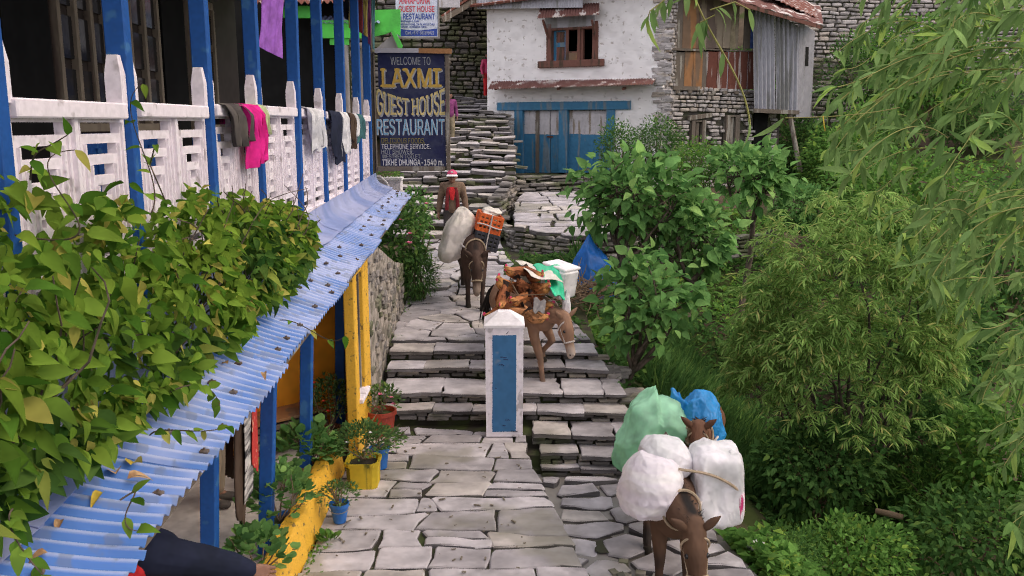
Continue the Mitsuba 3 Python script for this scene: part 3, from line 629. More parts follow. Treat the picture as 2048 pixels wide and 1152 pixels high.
# yellow pier with a tall window towards the path
obj('window_pier', join([bx(-1.60, -1.49, 8.80, 9.0, 0, 2.10, .01), bx(-1.60, -1.493, 9.42, 9.82, 0, 2.12, .01), bx(-1.59, -1.50, 8.99, 9.43, 0, .58), bx(-1.59, -1.50, 8.99, 9.43, 1.95, 2.09)]), 'yellow', GH)
w = obj('window', bx(-1.585, -1.57, 8.99, 9.43, .6, 1.96), 'glassdark', GH)
obj('frame', join([bx(-1.57, -1.535, 9.0, 9.04, .631, 1.95), bx(-1.57, -1.535, 9.38, 9.42, .631, 1.95), bx(-1.57, -1.545, 9.19, 9.22, .631, 1.95)]), 'timber', w)
obj('sill', bx(-1.57, -1.45, 8.95, 9.46, .582, .63, .006), 'whitepaint', w)
obj('drainpipe', tube([[-1.52, 9.95, .1], [-1.53, 9.93, 1.2], [-1.55, 9.95, 2.2]], .014, 8), 'greywall', GH)

# rubble wall along the upper path, plastered and stained
g = rng(33)
t = thing('stone_wall', 'rubble wall patched with pale mortar along the left of the path under the rose bush', 'wall')
ys = np.linspace(9.84, 13.55, 60); zs = np.linspace(0, 1, 26); q, s = np.meshgrid(ys, zs, indexing='ij')
top = interp(q, [(9.8, 2.25), (11, 1.95), (12.5, 1.55), (13.6, 1.35)]); X = -1.50 - .02 * s + .05 * (meshkit.fbm(np.stack([q * 3, s * 6, q * 0], -1), 4, 8) - .5); X[-1] -= .03
P3 = np.stack([X, q, -.1 + (top + .1) * s], -1); P3 = np.concatenate([P3, P3[-1:] + [[-.25, .03, 0]], P3[-1:] + [[-.9, 0, 0]]]); P3 = np.concatenate([P3, P3[:, -1:] + [[-.5, 0, .03]]], 1)
obj('plaster', grid(P3), 'walldirt', t, smooth=50)
ms = []
for _ in range(150):
    y = g.uniform(9.9, 13.5); z = g.uniform(.5, interp(y, [(9.8, 2.2), (11, 1.9), (12.5, 1.5), (13.6, 1.3)])); a = g.uniform(.05, .13)
    ms.append(rock([-1.505, y, z], [.024, a, a * g.uniform(.3, .6)], g, rotx(g.normal(0, .15)), bev=.4, jit=.35))
pieces('stone', ms, 'rubble', t, g, us=.35 + .65 * g.random(len(ms)))

# ------------------------------------------------------------------ the blue and white gate pillar
p = thing('gate_pillar', 'square white pillar with a blue panel and pyramid cap at the head of the terrace', 'pillar')
c = AZ(1009, 873, 0); c[1] += .20
def pil(z0, z1, a, b): return hull(np.array([[c[0] + x * w, c[1] + y * w, z] for z, w in ((z0, a), (z1, b)) for x in (-1, 1) for y in (-1, 1)]))
obj('shaft', pil(0, 1.27, .208, .213), 'whitepaint', p)
obj('cap', join([hull(np.array([[c[0] + x * w, c[1] + y * w, z] for z, w in ((1.27, .228), (1.30, .228), (1.42, .07)) for x in (-1, 1) for y in (-1, 1)]))]), 'whitecap', p)
Pp = np.array([[c[0] - .135, .06], [c[0] + .130, .06], [c[0] + .132, 1.19], [c[0] - .133, 1.19]]); Pp = rough_edges(Pp, g, .003, .12)
v, f = extr(Polygon(Pp), .004); q = np.c_[v[:, 0], c[1] - .2135 - v[:, 2] + (1.27 - v[:, 1]) * .0036, v[:, 1]]
pn = obj('panel', (q, f), 'pillarblue', p)
cr = []
for px, py, w in ((1000, 714, .07), (1006, 718, .06), (997, 730, .05), (1003, 728, .03), (1010, 840, .06), (1022, 862, .08), (1005, 850, .03), (990, 776, .02), (1012, 668, .03)):
    d = AY(px, py, c[1] - .218); cr.append(bar(d, d + [w, 0, g.normal(0, .012)], .005, .006, up=[0, 1, 0]))
obj('scratch', join(cr), 'signnavy', pn)
# ------------------------------------------------------------------ upright planes of the far buildings
class Wall:
    """an upright plane through two ground points; boxes on it are given by what is seen at two corners, d metres out of the wall"""
    def __init__(s, A, B): s.o = np.asarray(A, float)[:2]; s.u = nrm(np.asarray(B, float)[:2] - s.o); s.n = np.array([s.u[1], -s.u[0]]); s.L = np.linalg.norm(np.asarray(B)[:2] - s.o)
    def sz(s, px, py, d=0.0):
        r = _ray(px, py); o = s.o + s.n * d; t = (o @ s.n) / (r[:2] @ s.n); q = eye + r * t; return (q[:2] - s.o) @ s.u, q[2]
    def pt(s, a, d, z): return np.array([*(s.o + s.u * a + s.n * d), z])
    def xyz(s, v):  v = np.asarray(v, float); return np.c_[s.o + v[:, :1] * s.u + v[:, 1:2] * s.n, v[:, 2]]
    def box(s, a0, a1, d0, d1, z0, z1, bev=0.0): m = bx(a0, a1, d0, d1, z0, z1, bev); return s.xyz(m[0]), m[1][:, ::-1]
    def pbox(s, x0, y0, x1, y1, d0, d1, bev=0.0):
        a0, z1 = s.sz(x0, y0); a1, z0 = s.sz(x1, y1); return s.box(a0, a1, d0, d1, z0, z1, bev)
    def quad(s, pts, d0, d1):
        """the seen polygon pts, from depth d0 to d1"""
        q = np.array([s.sz(*p) for p in pts]); v, f = extr(Polygon(q), d1 - d0); return s.xyz(np.c_[v[:, 0], v[:, 2] + d0, v[:, 1]]), f[:, ::-1]
def corr_panel(fn, n, m, pitch, amp, length):
    """fn(a, b) -> point and the outward direction is taken from the sheet; a runs across the ridges"""
    a, b = np.meshgrid(np.linspace(0, 1, n), np.linspace(0, 1, m), indexing='ij'); Pm = fn(a, b); du = np.gradient(Pm, axis=0); dv = np.gradient(Pm, axis=1); N = nrm(np.cross(du, dv))
    return Pm + N * (amp * np.cos(a * length / pitch * 2 * PI))[..., None]
def bil(p00, p10, p11, p01): 
    p00, p10, p11, p01 = map(np.asarray, (p00, p10, p11, p01)); return lambda a, b: p00 * ((1 - a) * (1 - b))[..., None] + p10 * (a * (1 - b))[..., None] + p11 * (a * b)[..., None] + p01 * ((1 - a) * b)[..., None]
def corr(p00, p10, p11, p01, pitch, amp, seg=6, m=4):
    L = np.linalg.norm(np.asarray(p10) - np.asarray(p00)); n = int(L / pitch * seg) + 2; return thick(corr_panel(bil(p00, p10, p11, p01), n, m, pitch, amp, L), .005)
# ------------------------------------------------------------------ the white house
g = rng(40)
WH = thing('house', 'whitewashed two-storey stone house with a blue double door and rusty awnings', 'house')
A, B = AY(974, 100, 28.4), AY(1326, 100, 25.5)
FW = Wall(A, B)
hole = lambda x0, y0, x1, y1: sbox(FW.sz(x0, y1)[0], FW.sz(x0, y1)[1], FW.sz(x1, y0)[0], FW.sz(x1, y0)[1])
face = sbox(0, .8, FW.L, 7.6).difference(unary_union([hole(1098, 52, 1197, 124), hole(1040, 219, 1224, 347)]))
v, f = extr(face, .45); obj('plaster_wall', (FW.xyz(np.c_[v[:, 0], v[:, 2] - .45, v[:, 1]]), f[:, ::-1]), 'whitewash', WH)
obj('inside', FW.box(.05, FW.L - .05, -3.0, -1.6, .8, 7.5), 'dark', WH)  # near-black block: the unlit interior is put into its colour
obj('end_wall', FW.box(-.01, .42, -5, -.46, .8, 7.5), 'mortar', WH)
# window with shutters under a rusty canopy
w = obj('window', join([FW.pbox(1094, 48, 1104, 126, -.20, .05, .01), FW.pbox(1186, 48, 1196, 126, -.20, .05, .01), FW.pbox(1094, 48, 1196, 56, -.22, .04), FW.pbox(1160, 56, 1165, 124, -.14, -.02)]), 'redtimber', WH)
obj('sill', FW.pbox(1079, 123, 1209, 132, -.2, .13, .01), 'redtimber', w)
sh = obj('shutter', FW.pbox(1104, 60, 1131, 124, -.15, -.11), 'bluedoor', w)
obj('shutter_panel', join([FW.pbox(1110, 64, 1126, 84, -.11, -.10), FW.pbox(1110, 94, 1126, 120, -.11, -.10)]), 'redtimber', sh)
obj('casement', join([FW.pbox(1132, 52, 1137, 126, -.02, .02), FW.pbox(1155, 52, 1160, 126, -.02, .02), FW.pbox(1137, 103, 1155, 126, -.02, .0)]), 'redtimber', w)
obj('casement_board', FW.pbox(1138, 106, 1154, 123, .001, .012), 'oldply', w)
P0, P1 = [FW.pt(*x) for x in ((FW.sz(1082, 10)[0], .03, FW.sz(1082, 12)[1]), (FW.sz(1199, 6)[0], .03, FW.sz(1199, 6)[1]))]
Q1, Q0 = FW.pt(FW.sz(1199, 32, .6)[0], .6, FW.sz(1199, 29, .6)[1]), FW.pt(FW.sz(1074, 36, .6)[0], .6, FW.sz(1074, 37, .6)[1])
cn = obj('canopy', corr(P0, P1, Q1, Q0, .085, .016), 'rust', WH, smooth=60)
obj('canopy_board', FW.pbox(1092, 34, 1190, 52, .02, .05), 'tin', WH)
for xa, xb in ((1086, 1098), (1184, 1192)): obj('bracket', bar(FW.pt(FW.sz(xa, 40, .5)[0], .5, FW.sz(xa, 40, .5)[1]), FW.pt(FW.sz(xb, 78)[0], .03, FW.sz(xb, 78)[1]), .06, .06), 'redtimber', WH)
# long rusty awning over the door
def fp(px, py, d): a, z = FW.sz(px, py, d); return FW.pt(a, d, z)
xs = [(983, 1062), (1058, 1130), (1126, 1214), (1210, 1312)]
for i, (xa, xb) in enumerate(xs):
    yt = lambda x: 163 - .018 * (x - 983); yb = lambda x: 179 - .030 * (x - 975)
    ra = obj('awning_sheet', corr(fp(xa, yt(xa), .02), fp(xb, yt(xb), .02), fp(xb - 6, yb(xb), .75), fp(xa - 8, yb(xa), .75), .085, .015) , 'rust', WH, smooth=60)
for x in (995, 1120, 1250): obj('awning_bearer', bar(fp(x, 176, .0), fp(x - 4, 178, .62), .07, .06), 'redtimber', WH)
# blue door
d = obj('door_frame', join([FW.pbox(996, 205, 1262, 219, -.2, .09, .012), FW.pbox(1030, 219, 1046, 347, -.2, .06, .01), FW.pbox(1119, 219, 1135, 346, -.2, .06, .01), FW.pbox(1214, 219, 1228, 346, -.2, .06, .01)]), 'bluedoor', WH)
for k, (xa, xb, m1, m2) in enumerate(((1046, 1070, 'doorwhite', 'bluedoor'), (1076, 1097, 'doorwhite', 'bluedoor'), (1099, 1119, 'doorwhite', 'bluedoor'), (1135, 1161, 'doorwhite', 'bluedoor'), (1162, 1188, 'doorwhite', 'bluedoor'), (1189, 1214, 'doorwhite', 'bluedoor'))):
    ym = 268 + (k % 3)
    lf = obj('door', FW.pbox(xa, ym, xb, 346, -.14, -.09), m2, WH)
    obj('upper_board', FW.pbox(xa, 221, xb, ym, -.14, -.088), m1, lf)
    obj('raised_panel', join([FW.pbox(xa + 4, 276, xb - 4, 290, -.09, -.075), FW.pbox(xa + 4, 296, xb - 4, 312, -.09, -.075), FW.pbox(xa + 4, 316, xb - 4, 341, -.09, -.075)]), 'bluedoor', lf)
obj('door_post', FW.pbox(1070, 219, 1076, 346, -.13, -.04), 'timber', WH)
obj('latch', FW.pbox(1092, 272, 1104, 275, -.075, -.05), 'rustdark', WH)
obj('threshold', join([FW.pbox(1036, 346, 1192, 353, -.2, .3, .01), bar(fp(1120, 352, .5), fp(1178, 338, .35), .10, .06)]), 'timber', WH)
# bare stones at the plaster's foot and the corner
ms = []
for (x0, x1, y0, y1, n) in ((978, 1030, 262, 348, 90), (1316, 1338, -20, 305, 120)):
    for _ in range(n):
        px, py = g.uniform(x0, x1), g.uniform(y0, y1)
        if x0 < 1000 and px > 985 + (py - 225) * .9: continue
        a, z = FW.sz(px, py); ms.append(rock(FW.pt(a, 0, z), [g.uniform(.10, .22), .05, g.uniform(.045, .08)], g, np.stack([[*FW.u, 0], [*FW.n, 0], [0, 0, 1.0]], 1)))
pieces('stone', ms, 'housestone', WH, g, 120)
# eaves: grey cladding strip, the left-hand verge and the roof above the frame
ev = corr(fp(955, 18, .35), fp(1165, 15, .35), fp(1165, -30, .25), fp(950, -25, .25), .10, .016)
obj('eave_sheet', ev, 'tin', WH, smooth=60)
obj('verge_board', bar(AY(884, 40, 27.6), AY(972, -12, 28.6), .08, .16), 'timber', WH)
obj('roof', join([thick(np.array([[AY(884, 34, 27.6), AY(960, -16, 28.3)], [AY(905, 34, 32), AY(985, -16, 33)]]), .06), thick(np.array([[FW.pt(-.3, .5, 7.0), FW.pt(FW.L + .3, .5, 7.25)], [FW.pt(-.3, -3.2, 8.4), FW.pt(FW.L + .3, -3.2, 8.4)]]), .06)]), 'rustdark', WH)
# wing: stone below, boards above
C, D = AY(1336, 100, 25.62), AY(1512, 100, 26.9)
WW = Wall(C, D)
obj('wing_core', WW.box(.02, WW.L + 1.2, -.7, -.16, .6, WW.sz(1400, 180)[1]), 'mortar', WH)
hl = [(WW.sz(a, d_)[0], WW.sz(b, d_)[0], WW.sz(a, d_)[1], WW.sz(a, c_)[1]) for a, c_, b, d_ in ((1378, 228, 1422, 240), (1384, 240, 1410, 292), (1450, 226, 1478, 302), (1514, 222, 1536, 300))]
ms = dry(C[:2], WW.pt(WW.L + 1.0, 0, 0)[:2], .75, WW.sz(1400, 181)[1], .09, .135, .16, .36, g, .16, hl, out=.03)
pieces('wing_stone', ms, 'housestone', WH, g, 280, rank=[-m[0][:, 2].mean() for m in ms])
ms = dry(C[:2] + FW.n * .0, WW.pt(.32, 0, 0)[:2], .9, 7.3, .08, .12, .10, .2, g, .2, out=.03); pieces('corner_stone', ms, 'housestone', WH, g, 120)
for (xa, ya, xb, yb_) in ((1384, 240, 1410, 290), (1453, 230, 1477, 300)):
    w = obj('window', join([WW.pbox(xa, ya, xa + 5, yb_, -.14, .02), WW.pbox(xb - 5, ya, xb, yb_, -.14, .02), WW.pbox(xa + 5, ya, xb - 5, ya + 4, -.14, .0), WW.pbox(xa, yb_ - 4, xb, yb_, -.14, .04)]), 'timber', WH)
    obj('bar', WW.pbox((xa + xb) / 2 - 2, ya + 4, (xa + xb) / 2 + 2, yb_ - 4, -.10, -.05), 'timber', w)
    obj('opening', WW.pbox(xa, ya, xb, yb_, -.158, -.15), 'dark', w)  # near-black sheet paints the shade inside the window
obj('lintel', WW.quad([(1377, 241), (1422, 234), (1421, 226), (1378, 232)], -.1, .06), 'timber', WH)
obj('doorway', WW.pbox(1514, 222, 1537, 300, -.155, -.10), 'dark', WH)  # near-black sheet stands in for the shade within the doorway
bo = [(1345, 1371, 'timber'), (1372, 1388, 'oldply'), (1389, 1404, 'oldply'), (1405, 1432, 'plygrey'), (1433, 1462, 'plygrey')]
for i, (xa, xb, m) in enumerate(bo): obj('board', WW.pbox(xa, -40, xb, 97, -.12, -.08 + .012 * (i % 2)), m, WH)
for i, (xa, xb, m) in enumerate([(1345, 1371, 'timber'), (1372, 1388, 'oldply'), (1389, 1404, 'oldply'), (1405, 1416, 'timber'), (1417, 1436, 'rustdark'), (1437, 1454, 'rustdark'), (1455, 1459, 'tin'), (1460, 1477, 'rustdark'), (1478, 1494, 'rustdark'), (1495, 1499, 'tin'), (1500, 1512, 'rustdark')]):
    obj('board', WW.pbox(xa, 103, xb, 178, -.1, -.05 + .014 * (i % 3)), m, WH)
obj('rail', join([WW.pbox(1345, 96, 1406, 103, -.1, .03), WW.pbox(1406, 97, 1512, 104, -.1, .0), WW.pbox(1345, 172, 1398, 181, -.1, .06)]), 'timber', WH)
obj('board', WW.pbox(1494, -10, 1501, 97, -.08, -.03), 'timber', WH)
obj('board', WW.pbox(1452, -10, 1478, 97, -.09, -.05), 'plygrey', WH)
obj('inside', WW.box(0, WW.L, -1.4, -1.2, WW.sz(1400, 180)[1], 7.4), 'dark', WH)  # near-black slab paints the shade behind the upper opening
obj('beam_end', join([WW.box(a, a + .13, -.2, .05, WW.sz(1400, 187)[1], WW.sz(1400, 181)[1]) for a in np.arange(.3, WW.L, .42)]), 'timber', WH)
# corrugated tin lean-to on a leaning pole
SW = Wall(AY(1506, 100, 26.45), AY(1598, 100, 26.75))
p = lambda x, y, W=SW: W.pt(*(lambda q: (q[0], 0, q[1]))(W.sz(x, y)))
obj('tin_sheet', corr(p(1507, 219), p(1552, 221), p(1550, 20), p(1504, 5), .135, .045, 6, 3), 'tin', WH, smooth=60)
obj('tin_sheet', corr(p(1551, 221), p(1597, 223), p(1600, 55), p(1549, 20), .135, .048, 6, 3), 'tin', WH, smooth=60)
SR = Wall(AY(1593, 100, 26.7), AY(1632, 100, 27.9))
obj('tin_sheet', join([SR.quad([(1592, 236), (1622, 236), (1630, 62), (1600, 45)], -.02, 0), SR.pbox(1599, 60, 1603, 225, .0, .012)]), 'tindark', WH)
obj('slot', SR.quad([(1609, 132), (1616, 132), (1617, 94), (1610, 94)], 0, .012), 'dark', WH)  # no hole here: a near-black patch paints the shade of a slot
obj('leaning_pole', tube([AY(1578, 222, 26.8), AY(1601, 345, 26.6)], .075, 8), 'timber', WH)
obj('lean_to_floor', join([bar(p(1507, 221), p(1597, 225), .10, .12), SW.box(0, 1.25, -1.3, -.05, SW.sz(1550, 222)[1], SW.sz(1550, 218)[1])]), 'timber', WH)
e0, e1 = AY(1325, -42, 25.3), AY(1646, 50, 26.2); e2, e3 = AY(1640, 12, 31), AY(1380, -75, 30)
rs_ = obj('wing_roof', thick(corr_panel(bil(e0, e1, e2, e3), 60, 4, .12, .018, 6.0), .02), 'rust', WH, smooth=60)
obj('fascia', bar(e0 - [0, -.03, .07], e1 - [0, -.03, .07], .04, .10), 'redtimber', rs_)
obj('loose_sheet', thick(corr_panel(bil(AY(1500, -25, 27), AY(1636, 36, 27.4), AY(1626, 12, 30), AY(1500, -40, 30)), 40, 4, .12, .02, 3.0), .02), 'rustdark', rs_, smooth=60)
cl = single('curtain', WW.quad([(1461, 97), (1474, 97), (1471, 60), (1478, 40), (1466, 30)], -.05, -.035), 'clothtan', 'tan cloth hanging in the upper opening of the white house beside the tin lean-to', 'cloth')
cl = single('curtain', WW.quad([(1501, 97), (1508, 97), (1509, 20), (1502, 22)], -.05, -.035), 'clothblue', 'narrow blue cloth hanging beside the tin lean-to of the white house', 'cloth')

# ------------------------------------------------------------------ far buildings
g = rng(41)
t = thing('stone_house', 'grey stone building high behind the tin lean-to at the top right', 'house')
p0, p1 = AY(1560, 60, 35.0)[:2], AY(2120, 60, 36.0)[:2]; W3 = Wall(p0, p1)
zt = lambda s: 9.6
ms = dry(p0, p1, 5.0, 9.3, .13, .20, .28, .60, g, .2, out=.05)
obj('core', W3.box(-.3, W3.L, -.8, -.12, 3.5, 9.5), 'mortar', t)
pieces('stone', ms, 'housestone', t, g, 300, rank=[abs(m[0][:, 0].mean() - p0[0] - 1.6) - .6 * m[0][:, 2].mean() for m in ms])
obj('gate_post', W3.pbox(1928, -30, 1958, 75, 0, .35, .02), 'concrete', t)
obj('meter_box', W3.pbox(1966, 0, 1986, 24, 0, .2, .02), 'whitepaint', t)
t = thing('stone_wall', 'short dry stone terrace wall half hidden in greenery right of the tin lean-to', 'wall')
p0, p1 = AY(1590, 200, 31.5)[:2], AY(1790, 200, 31.5)[:2]
ms = dry(p0, p1, 3.5, 4.75, .12, .19, .25, .6, g, .25, out=.05); obj('core', wall_back(p0, p1, 3, 4.6), 'mortar', t); pieces('stone', ms, 'housestone', t, g)
t = thing('stone_wall', 'mossy terrace wall running below the grey stone building behind the bamboo', 'wall')
p0, p1 = AY(1600, 140, 33.2)[:2], AY(2110, 150, 33.6)[:2]
ms = dry(p0, p1, 4.4, 5.9, .13, .22, .3, .7, g, .3, out=.06); obj('core', wall_back(p0, p1, 4, 5.8), 'mortar', t); pieces('stone', ms, 'rubble', t, g, 200)
t = thing('stone_wall', 'low broken stone terrace wall under the broad-leaved trees', 'wall')
ms = []
for a, b, z in (((1440, 480, 19.5), (1560, 455, 20.5), .45), ((1190, 520, 15.4), (1330, 500, 16.8), .75), ((1230, 470, 18), (1440, 450, 19), .9)):
    q0, q1 = AY(*a), AY(*b); ms += dry(q0[:2], q1[:2], min(q0[2], q1[2]) - .5, min(q0[2], q1[2]) + .05, .08, .13, .2, .5, g, .25, out=.06)
pieces('stone', ms, 'rubble', t, g)
# green house beyond the balcony
t = thing('green_house', 'small grey house with bright green eaves boards seen between the balcony posts', 'house')
GW = Wall(AY(560, 100, 17.6), AY(760, 100, 17.6))
obj('wall', GW.pbox(705, 95, 742, 330, -.3, -.2), 'greywall', t)
obj('pillar', GW.pbox(686, 90, 704, 330, -.05, .15, .02), 'greywall', t)
obj('dark_room', GW.pbox(380, -60, 690, 330, -.62, -.6), 'dark', t)  # thin near-black sheet: the shade of the room behind put into colour
obj('eaves_board', join([GW.pbox(570, 14, 636, 38, .1, .18)]), 'green', t)
obj('eaves_board', GW.pbox(636, 42, 742, 62, .05, .12), 'green', t); obj('eaves_board', GW.pbox(630, 62, 742, 78, .10, .18), 'green', t); obj('eaves_board', GW.pbox(662, 78, 700, 91, .08, .14), 'green', t)
obj('roof_sheet', corr(fp2 := GW.pt(GW.sz(630, 45)[0], .15, GW.sz(630, 47)[1]), GW.pt(GW.sz(760, 45)[0], .15, GW.sz(760, 47)[1]), GW.pt(GW.sz(760, 26)[0], -.5, GW.sz(760, 26)[1]), GW.pt(GW.sz(630, 26)[0], -.5, GW.sz(630, 26)[1]), .1, .015), 'flashing', t, smooth=60)
obj('gable_board', GW.quad([(742, 20), (800, 18), (800, 72), (784, 62), (770, 68), (742, 74)], -.1, -.02), 'green', t)
obj('gable_board', GW.quad([(783, 64), (790, 62), (806, 92), (804, 97), (797, 96)], .0, .07), 'green', t)
obj('gable', GW.quad([(752, 96), (783, 70), (800, 96)], -.1, -.05), 'greywall', t)
obj('eave', corr(GW.pt(GW.sz(520, 14)[0], .5, GW.sz(520, 14)[1]), GW.pt(GW.sz(746, 10)[0], .5, GW.sz(746, 10)[1]), GW.pt(GW.sz(746, -30)[0], -1, GW.sz(746, -30)[1]), GW.pt(GW.sz(520, -30)[0], -1, GW.sz(520, -30)[1]), .12, .03), 'rustdark', t, smooth=60)
t = thing('planter', 'white concrete planter box holding greenery at the end of the blue awning', 'planter')
PW = Wall(AY(744, 380, 15.0), AY(803, 380, 15.0))
obj('trough', PW.pbox(740, 358, 803, 420, -.3, 0, .015), 'whitepaint', t); obj('rim', PW.pbox(738, 355, 804, 361, -.32, .03, .008), 'whitecap', t)
single('hose', tube([PW.pt(.05, .10, 2.62), PW.pt(.16, .12, 2.62), PW.pt(.27, .14, 2.52), PW.pt(.33, .14, 2.36), PW.pt(.34, .12, 2.2)], .022, 8), 'whitecap', 'white hose looping down the front of the concrete planter', 'hose')
# ------------------------------------------------------------------ signs
def letters(W, text, x0, y0, x1, y1, d, mat, parent, serif=False, bold=False, warp=None, d2=.006, off=(0, 0), name='lettering'):
    """the words fitted into the seen box, standing d metres proud of the board"""
    m = meshkit.text_mesh(text, 1.0, .2, bold); v, f = np.array(m.vertices), np.array(m.faces)
    lo, hi = v[:, 0].min(), v[:, 0].max()
    if serif:
        parts = [(v, f)]
        for band in (0, 1):
            xs = np.sort(v[np.abs(v[:, 1] - band) < .03][:, 0])
            if not len(xs): continue
            gr = np.split(xs, np.where(np.diff(xs) > .22)[0] + 1)
            for q in gr:
                if q[-1] - q[0] < .32: parts.append(bx(q[0] - .10, q[-1] + .10, band - (.12 if band else 0), band + (0 if band else .12), 0, .2))
        v, f = join(parts)
    a0, zt = W.sz(x0, y0); a1, zb = W.sz(x1, y1)
    u = (v[:, 0] - lo) / (hi - lo); w = (v[:, 1] - min(0, v[:, 1].min() * (not serif))) / max(1.0, v[:, 1].max())
    if warp: w = warp(u, w)
    q = np.c_[a0 + (a1 - a0) * u + off[0], d + v[:, 2] / .2 * d2, zb + (zt - zb) * w + off[1]]
    return obj(name, (W.xyz(q), f[:, ::-1]), mat, parent)
g = rng(50)
S1 = Wall(AY(748, 200, 14.36), AY(901, 200, 14.36))
t = thing('sign_board', 'tall navy guest house sign with gold and sky blue lettering beside the balcony', 'sign')
obj('board', S1.pbox(755, 104, 892, 333, -.03, 0), 'signnavy', t)
for r in ((746, 104, 755, 341), (890, 104, 901, 341), (755, 333, 890, 342)): obj('frame', S1.pbox(*r, -.05, .03, .006), 'timber', t)
obj('top_board', S1.quad([(750, 106), (838, 106), (838, 97), (751, 97)], -.06, .07), 'tin', t)
obj('top_board', S1.quad([(838, 106.5), (902, 108), (903, 98), (838, 97)], -.06, .07), 'oldply', t)
obj('hanger', tube([S1.pt(-.02, -.02, 2.4), S1.pt(-.02, -.02, 5.6)], .02, 6), 'timber', t)
LT = letters
LT(S1, 'WELCOME TO', 781, 114, 861, 130, .001, 'signgrey', t)
LT(S1, 'LAXMI', 764, 137, 882, 175, .001, 'signgrey', t, True, True, off=(.012, -.010), d2=.004); LT(S1, 'LAXMI', 763, 136, 881, 174, .004, 'gold', t, True, True)
arch = lambda u, w: w * (.60 + .40 * np.abs(2 * u - 1) ** 1.6) + .0
LT(S1, 'GUEST HOUSE', 753, 176, 890, 231, .001, 'signgrey', t, True, True, arch, off=(.010, -.010), d2=.004); LT(S1, 'GUEST HOUSE', 752, 175, 889, 230, .004, 'palegold', t, True, False, arch)
LT(S1, 'RESTAURANT', 753, 238, 889, 270, .001, 'signwhite', t, False, True, off=(.006, -.006), d2=.004); LT(S1, 'RESTAURANT', 753, 238, 889, 270, .004, 'skyblue', t)
for tx, x0, y0, x1, y1, m in (('DELICIOUS FOODS.', 763, 276, 850, 287, 'olive'), ('TELEPHONE SERVICE.', 763, 288, 861, 298, 'signwhite'), ('HOT SHOWER.', 763, 299, 827, 308, 'signgrey'), ('WESTREN TOILET.', 764, 309, 843, 317, 'signgrey'), ('TIKHE DHUNGA-1540 m.', 764, 319, 887, 331, 'signwhite')):
    LT(S1, tx, x0, y0, x1, y1, .001, m, t, bold=y0 > 315)
S2 = Wall(AY(797, 40, 18.0), AY(878, 40, 18.0))
t = thing('sign_board', 'white and blue printed guest house sign above the navy sign', 'sign')
obj('board', S2.pbox(790, -38, 876, 74, -.04, 0, .004), 'paper', t)
obj('edge', join([S2.pbox(875, -38, 879, 76, -.05, .012), S2.pbox(789, 73, 879, 77, -.05, .012)]), 'greywall', t)
obj('band', S2.quad([(797, 57), (815, 60), (840, 61), (874, 57), (874, 72), (797, 72)], .001, .003), 'signblue', t)
LT(S2, 'ANNAPURNA', 798, -8, 860, 8, .001, 'signred', t, bold=True); LT(S2, 'GUEST HOUSE', 797, 12, 869, 24, .001, 'signred', t, bold=True); LT(S2, '& RESTAURANT', 797, 27, 870, 39, .001, 'signblue', t, bold=True)
for y, tx, x1 in ((41, 'Tikhedhunga-1, Kaski', 838), (47, 'Delicious Food, 24 hr Hot & Cold', 869), (52, 'Shower, Available Here', 853)): LT(S2, tx, 798, y, x1, y + 4.5, .001, 'signblue', t)
LT(S2, 'Cont. +977-061696921', 811, 62, 868, 69, .004, 'paper', t)
single('paper_sheet', Wall(AY(870, 5, 19.5), AY(922, 5, 19.5)).pbox(878, -20, 920, 15, 0, .02), 'doorwhite', 'pale board at the top edge right of the printed sign', 'board')

# ------------------------------------------------------------------ washing on the balcony rail
def drape(y0, y1, drop, back, g, fold=3, amp=.025, skew=0.0, ragged=.05, x=None):
    """cloth over the rail: down the outside by drop, the inside by back"""
    n, m = 22, 20; a = np.linspace(0, 1, n)[:, None]; s = np.linspace(0, 1, m)[None]
    ph = g.uniform(0, 6); L = drop + back + .12; rag = ragged * (meshkit.fbm(np.c_[a[:, 0] * 3, a * 0, a * 0 + ph], 3) - .5)[:, None] * 2
    d = s * (L + rag) - back                                                # distance past the rail's inner edge
    y = y0 + (y1 - y0) * a + skew * np.maximum(d, 0) + .02 * np.sin(d * 14 + ph)
    zt = zrail(y) + .008
    X = np.where(d < 0, BXP - .085, np.where(d < .12, BXP - .085 + d * 1.25, BXP + .068)); Zz = np.where(d < 0, zt + d, np.where(d < .12, zt + .01 * np.sin(d / .12 * PI), zt - (d - .12)))
    w = np.clip((d - .08) / .12, 0, 1); X = X + w * (amp * (np.sin(a * fold * 2 * PI + ph + d * 3) + .5 * np.sin(a * fold * 4.3 * PI + d * 9)) + amp * 1.3)
    return thick(np.stack([X, y + 0 * d, Zz], -1)[:, ::-1], .006)
g = rng(51)
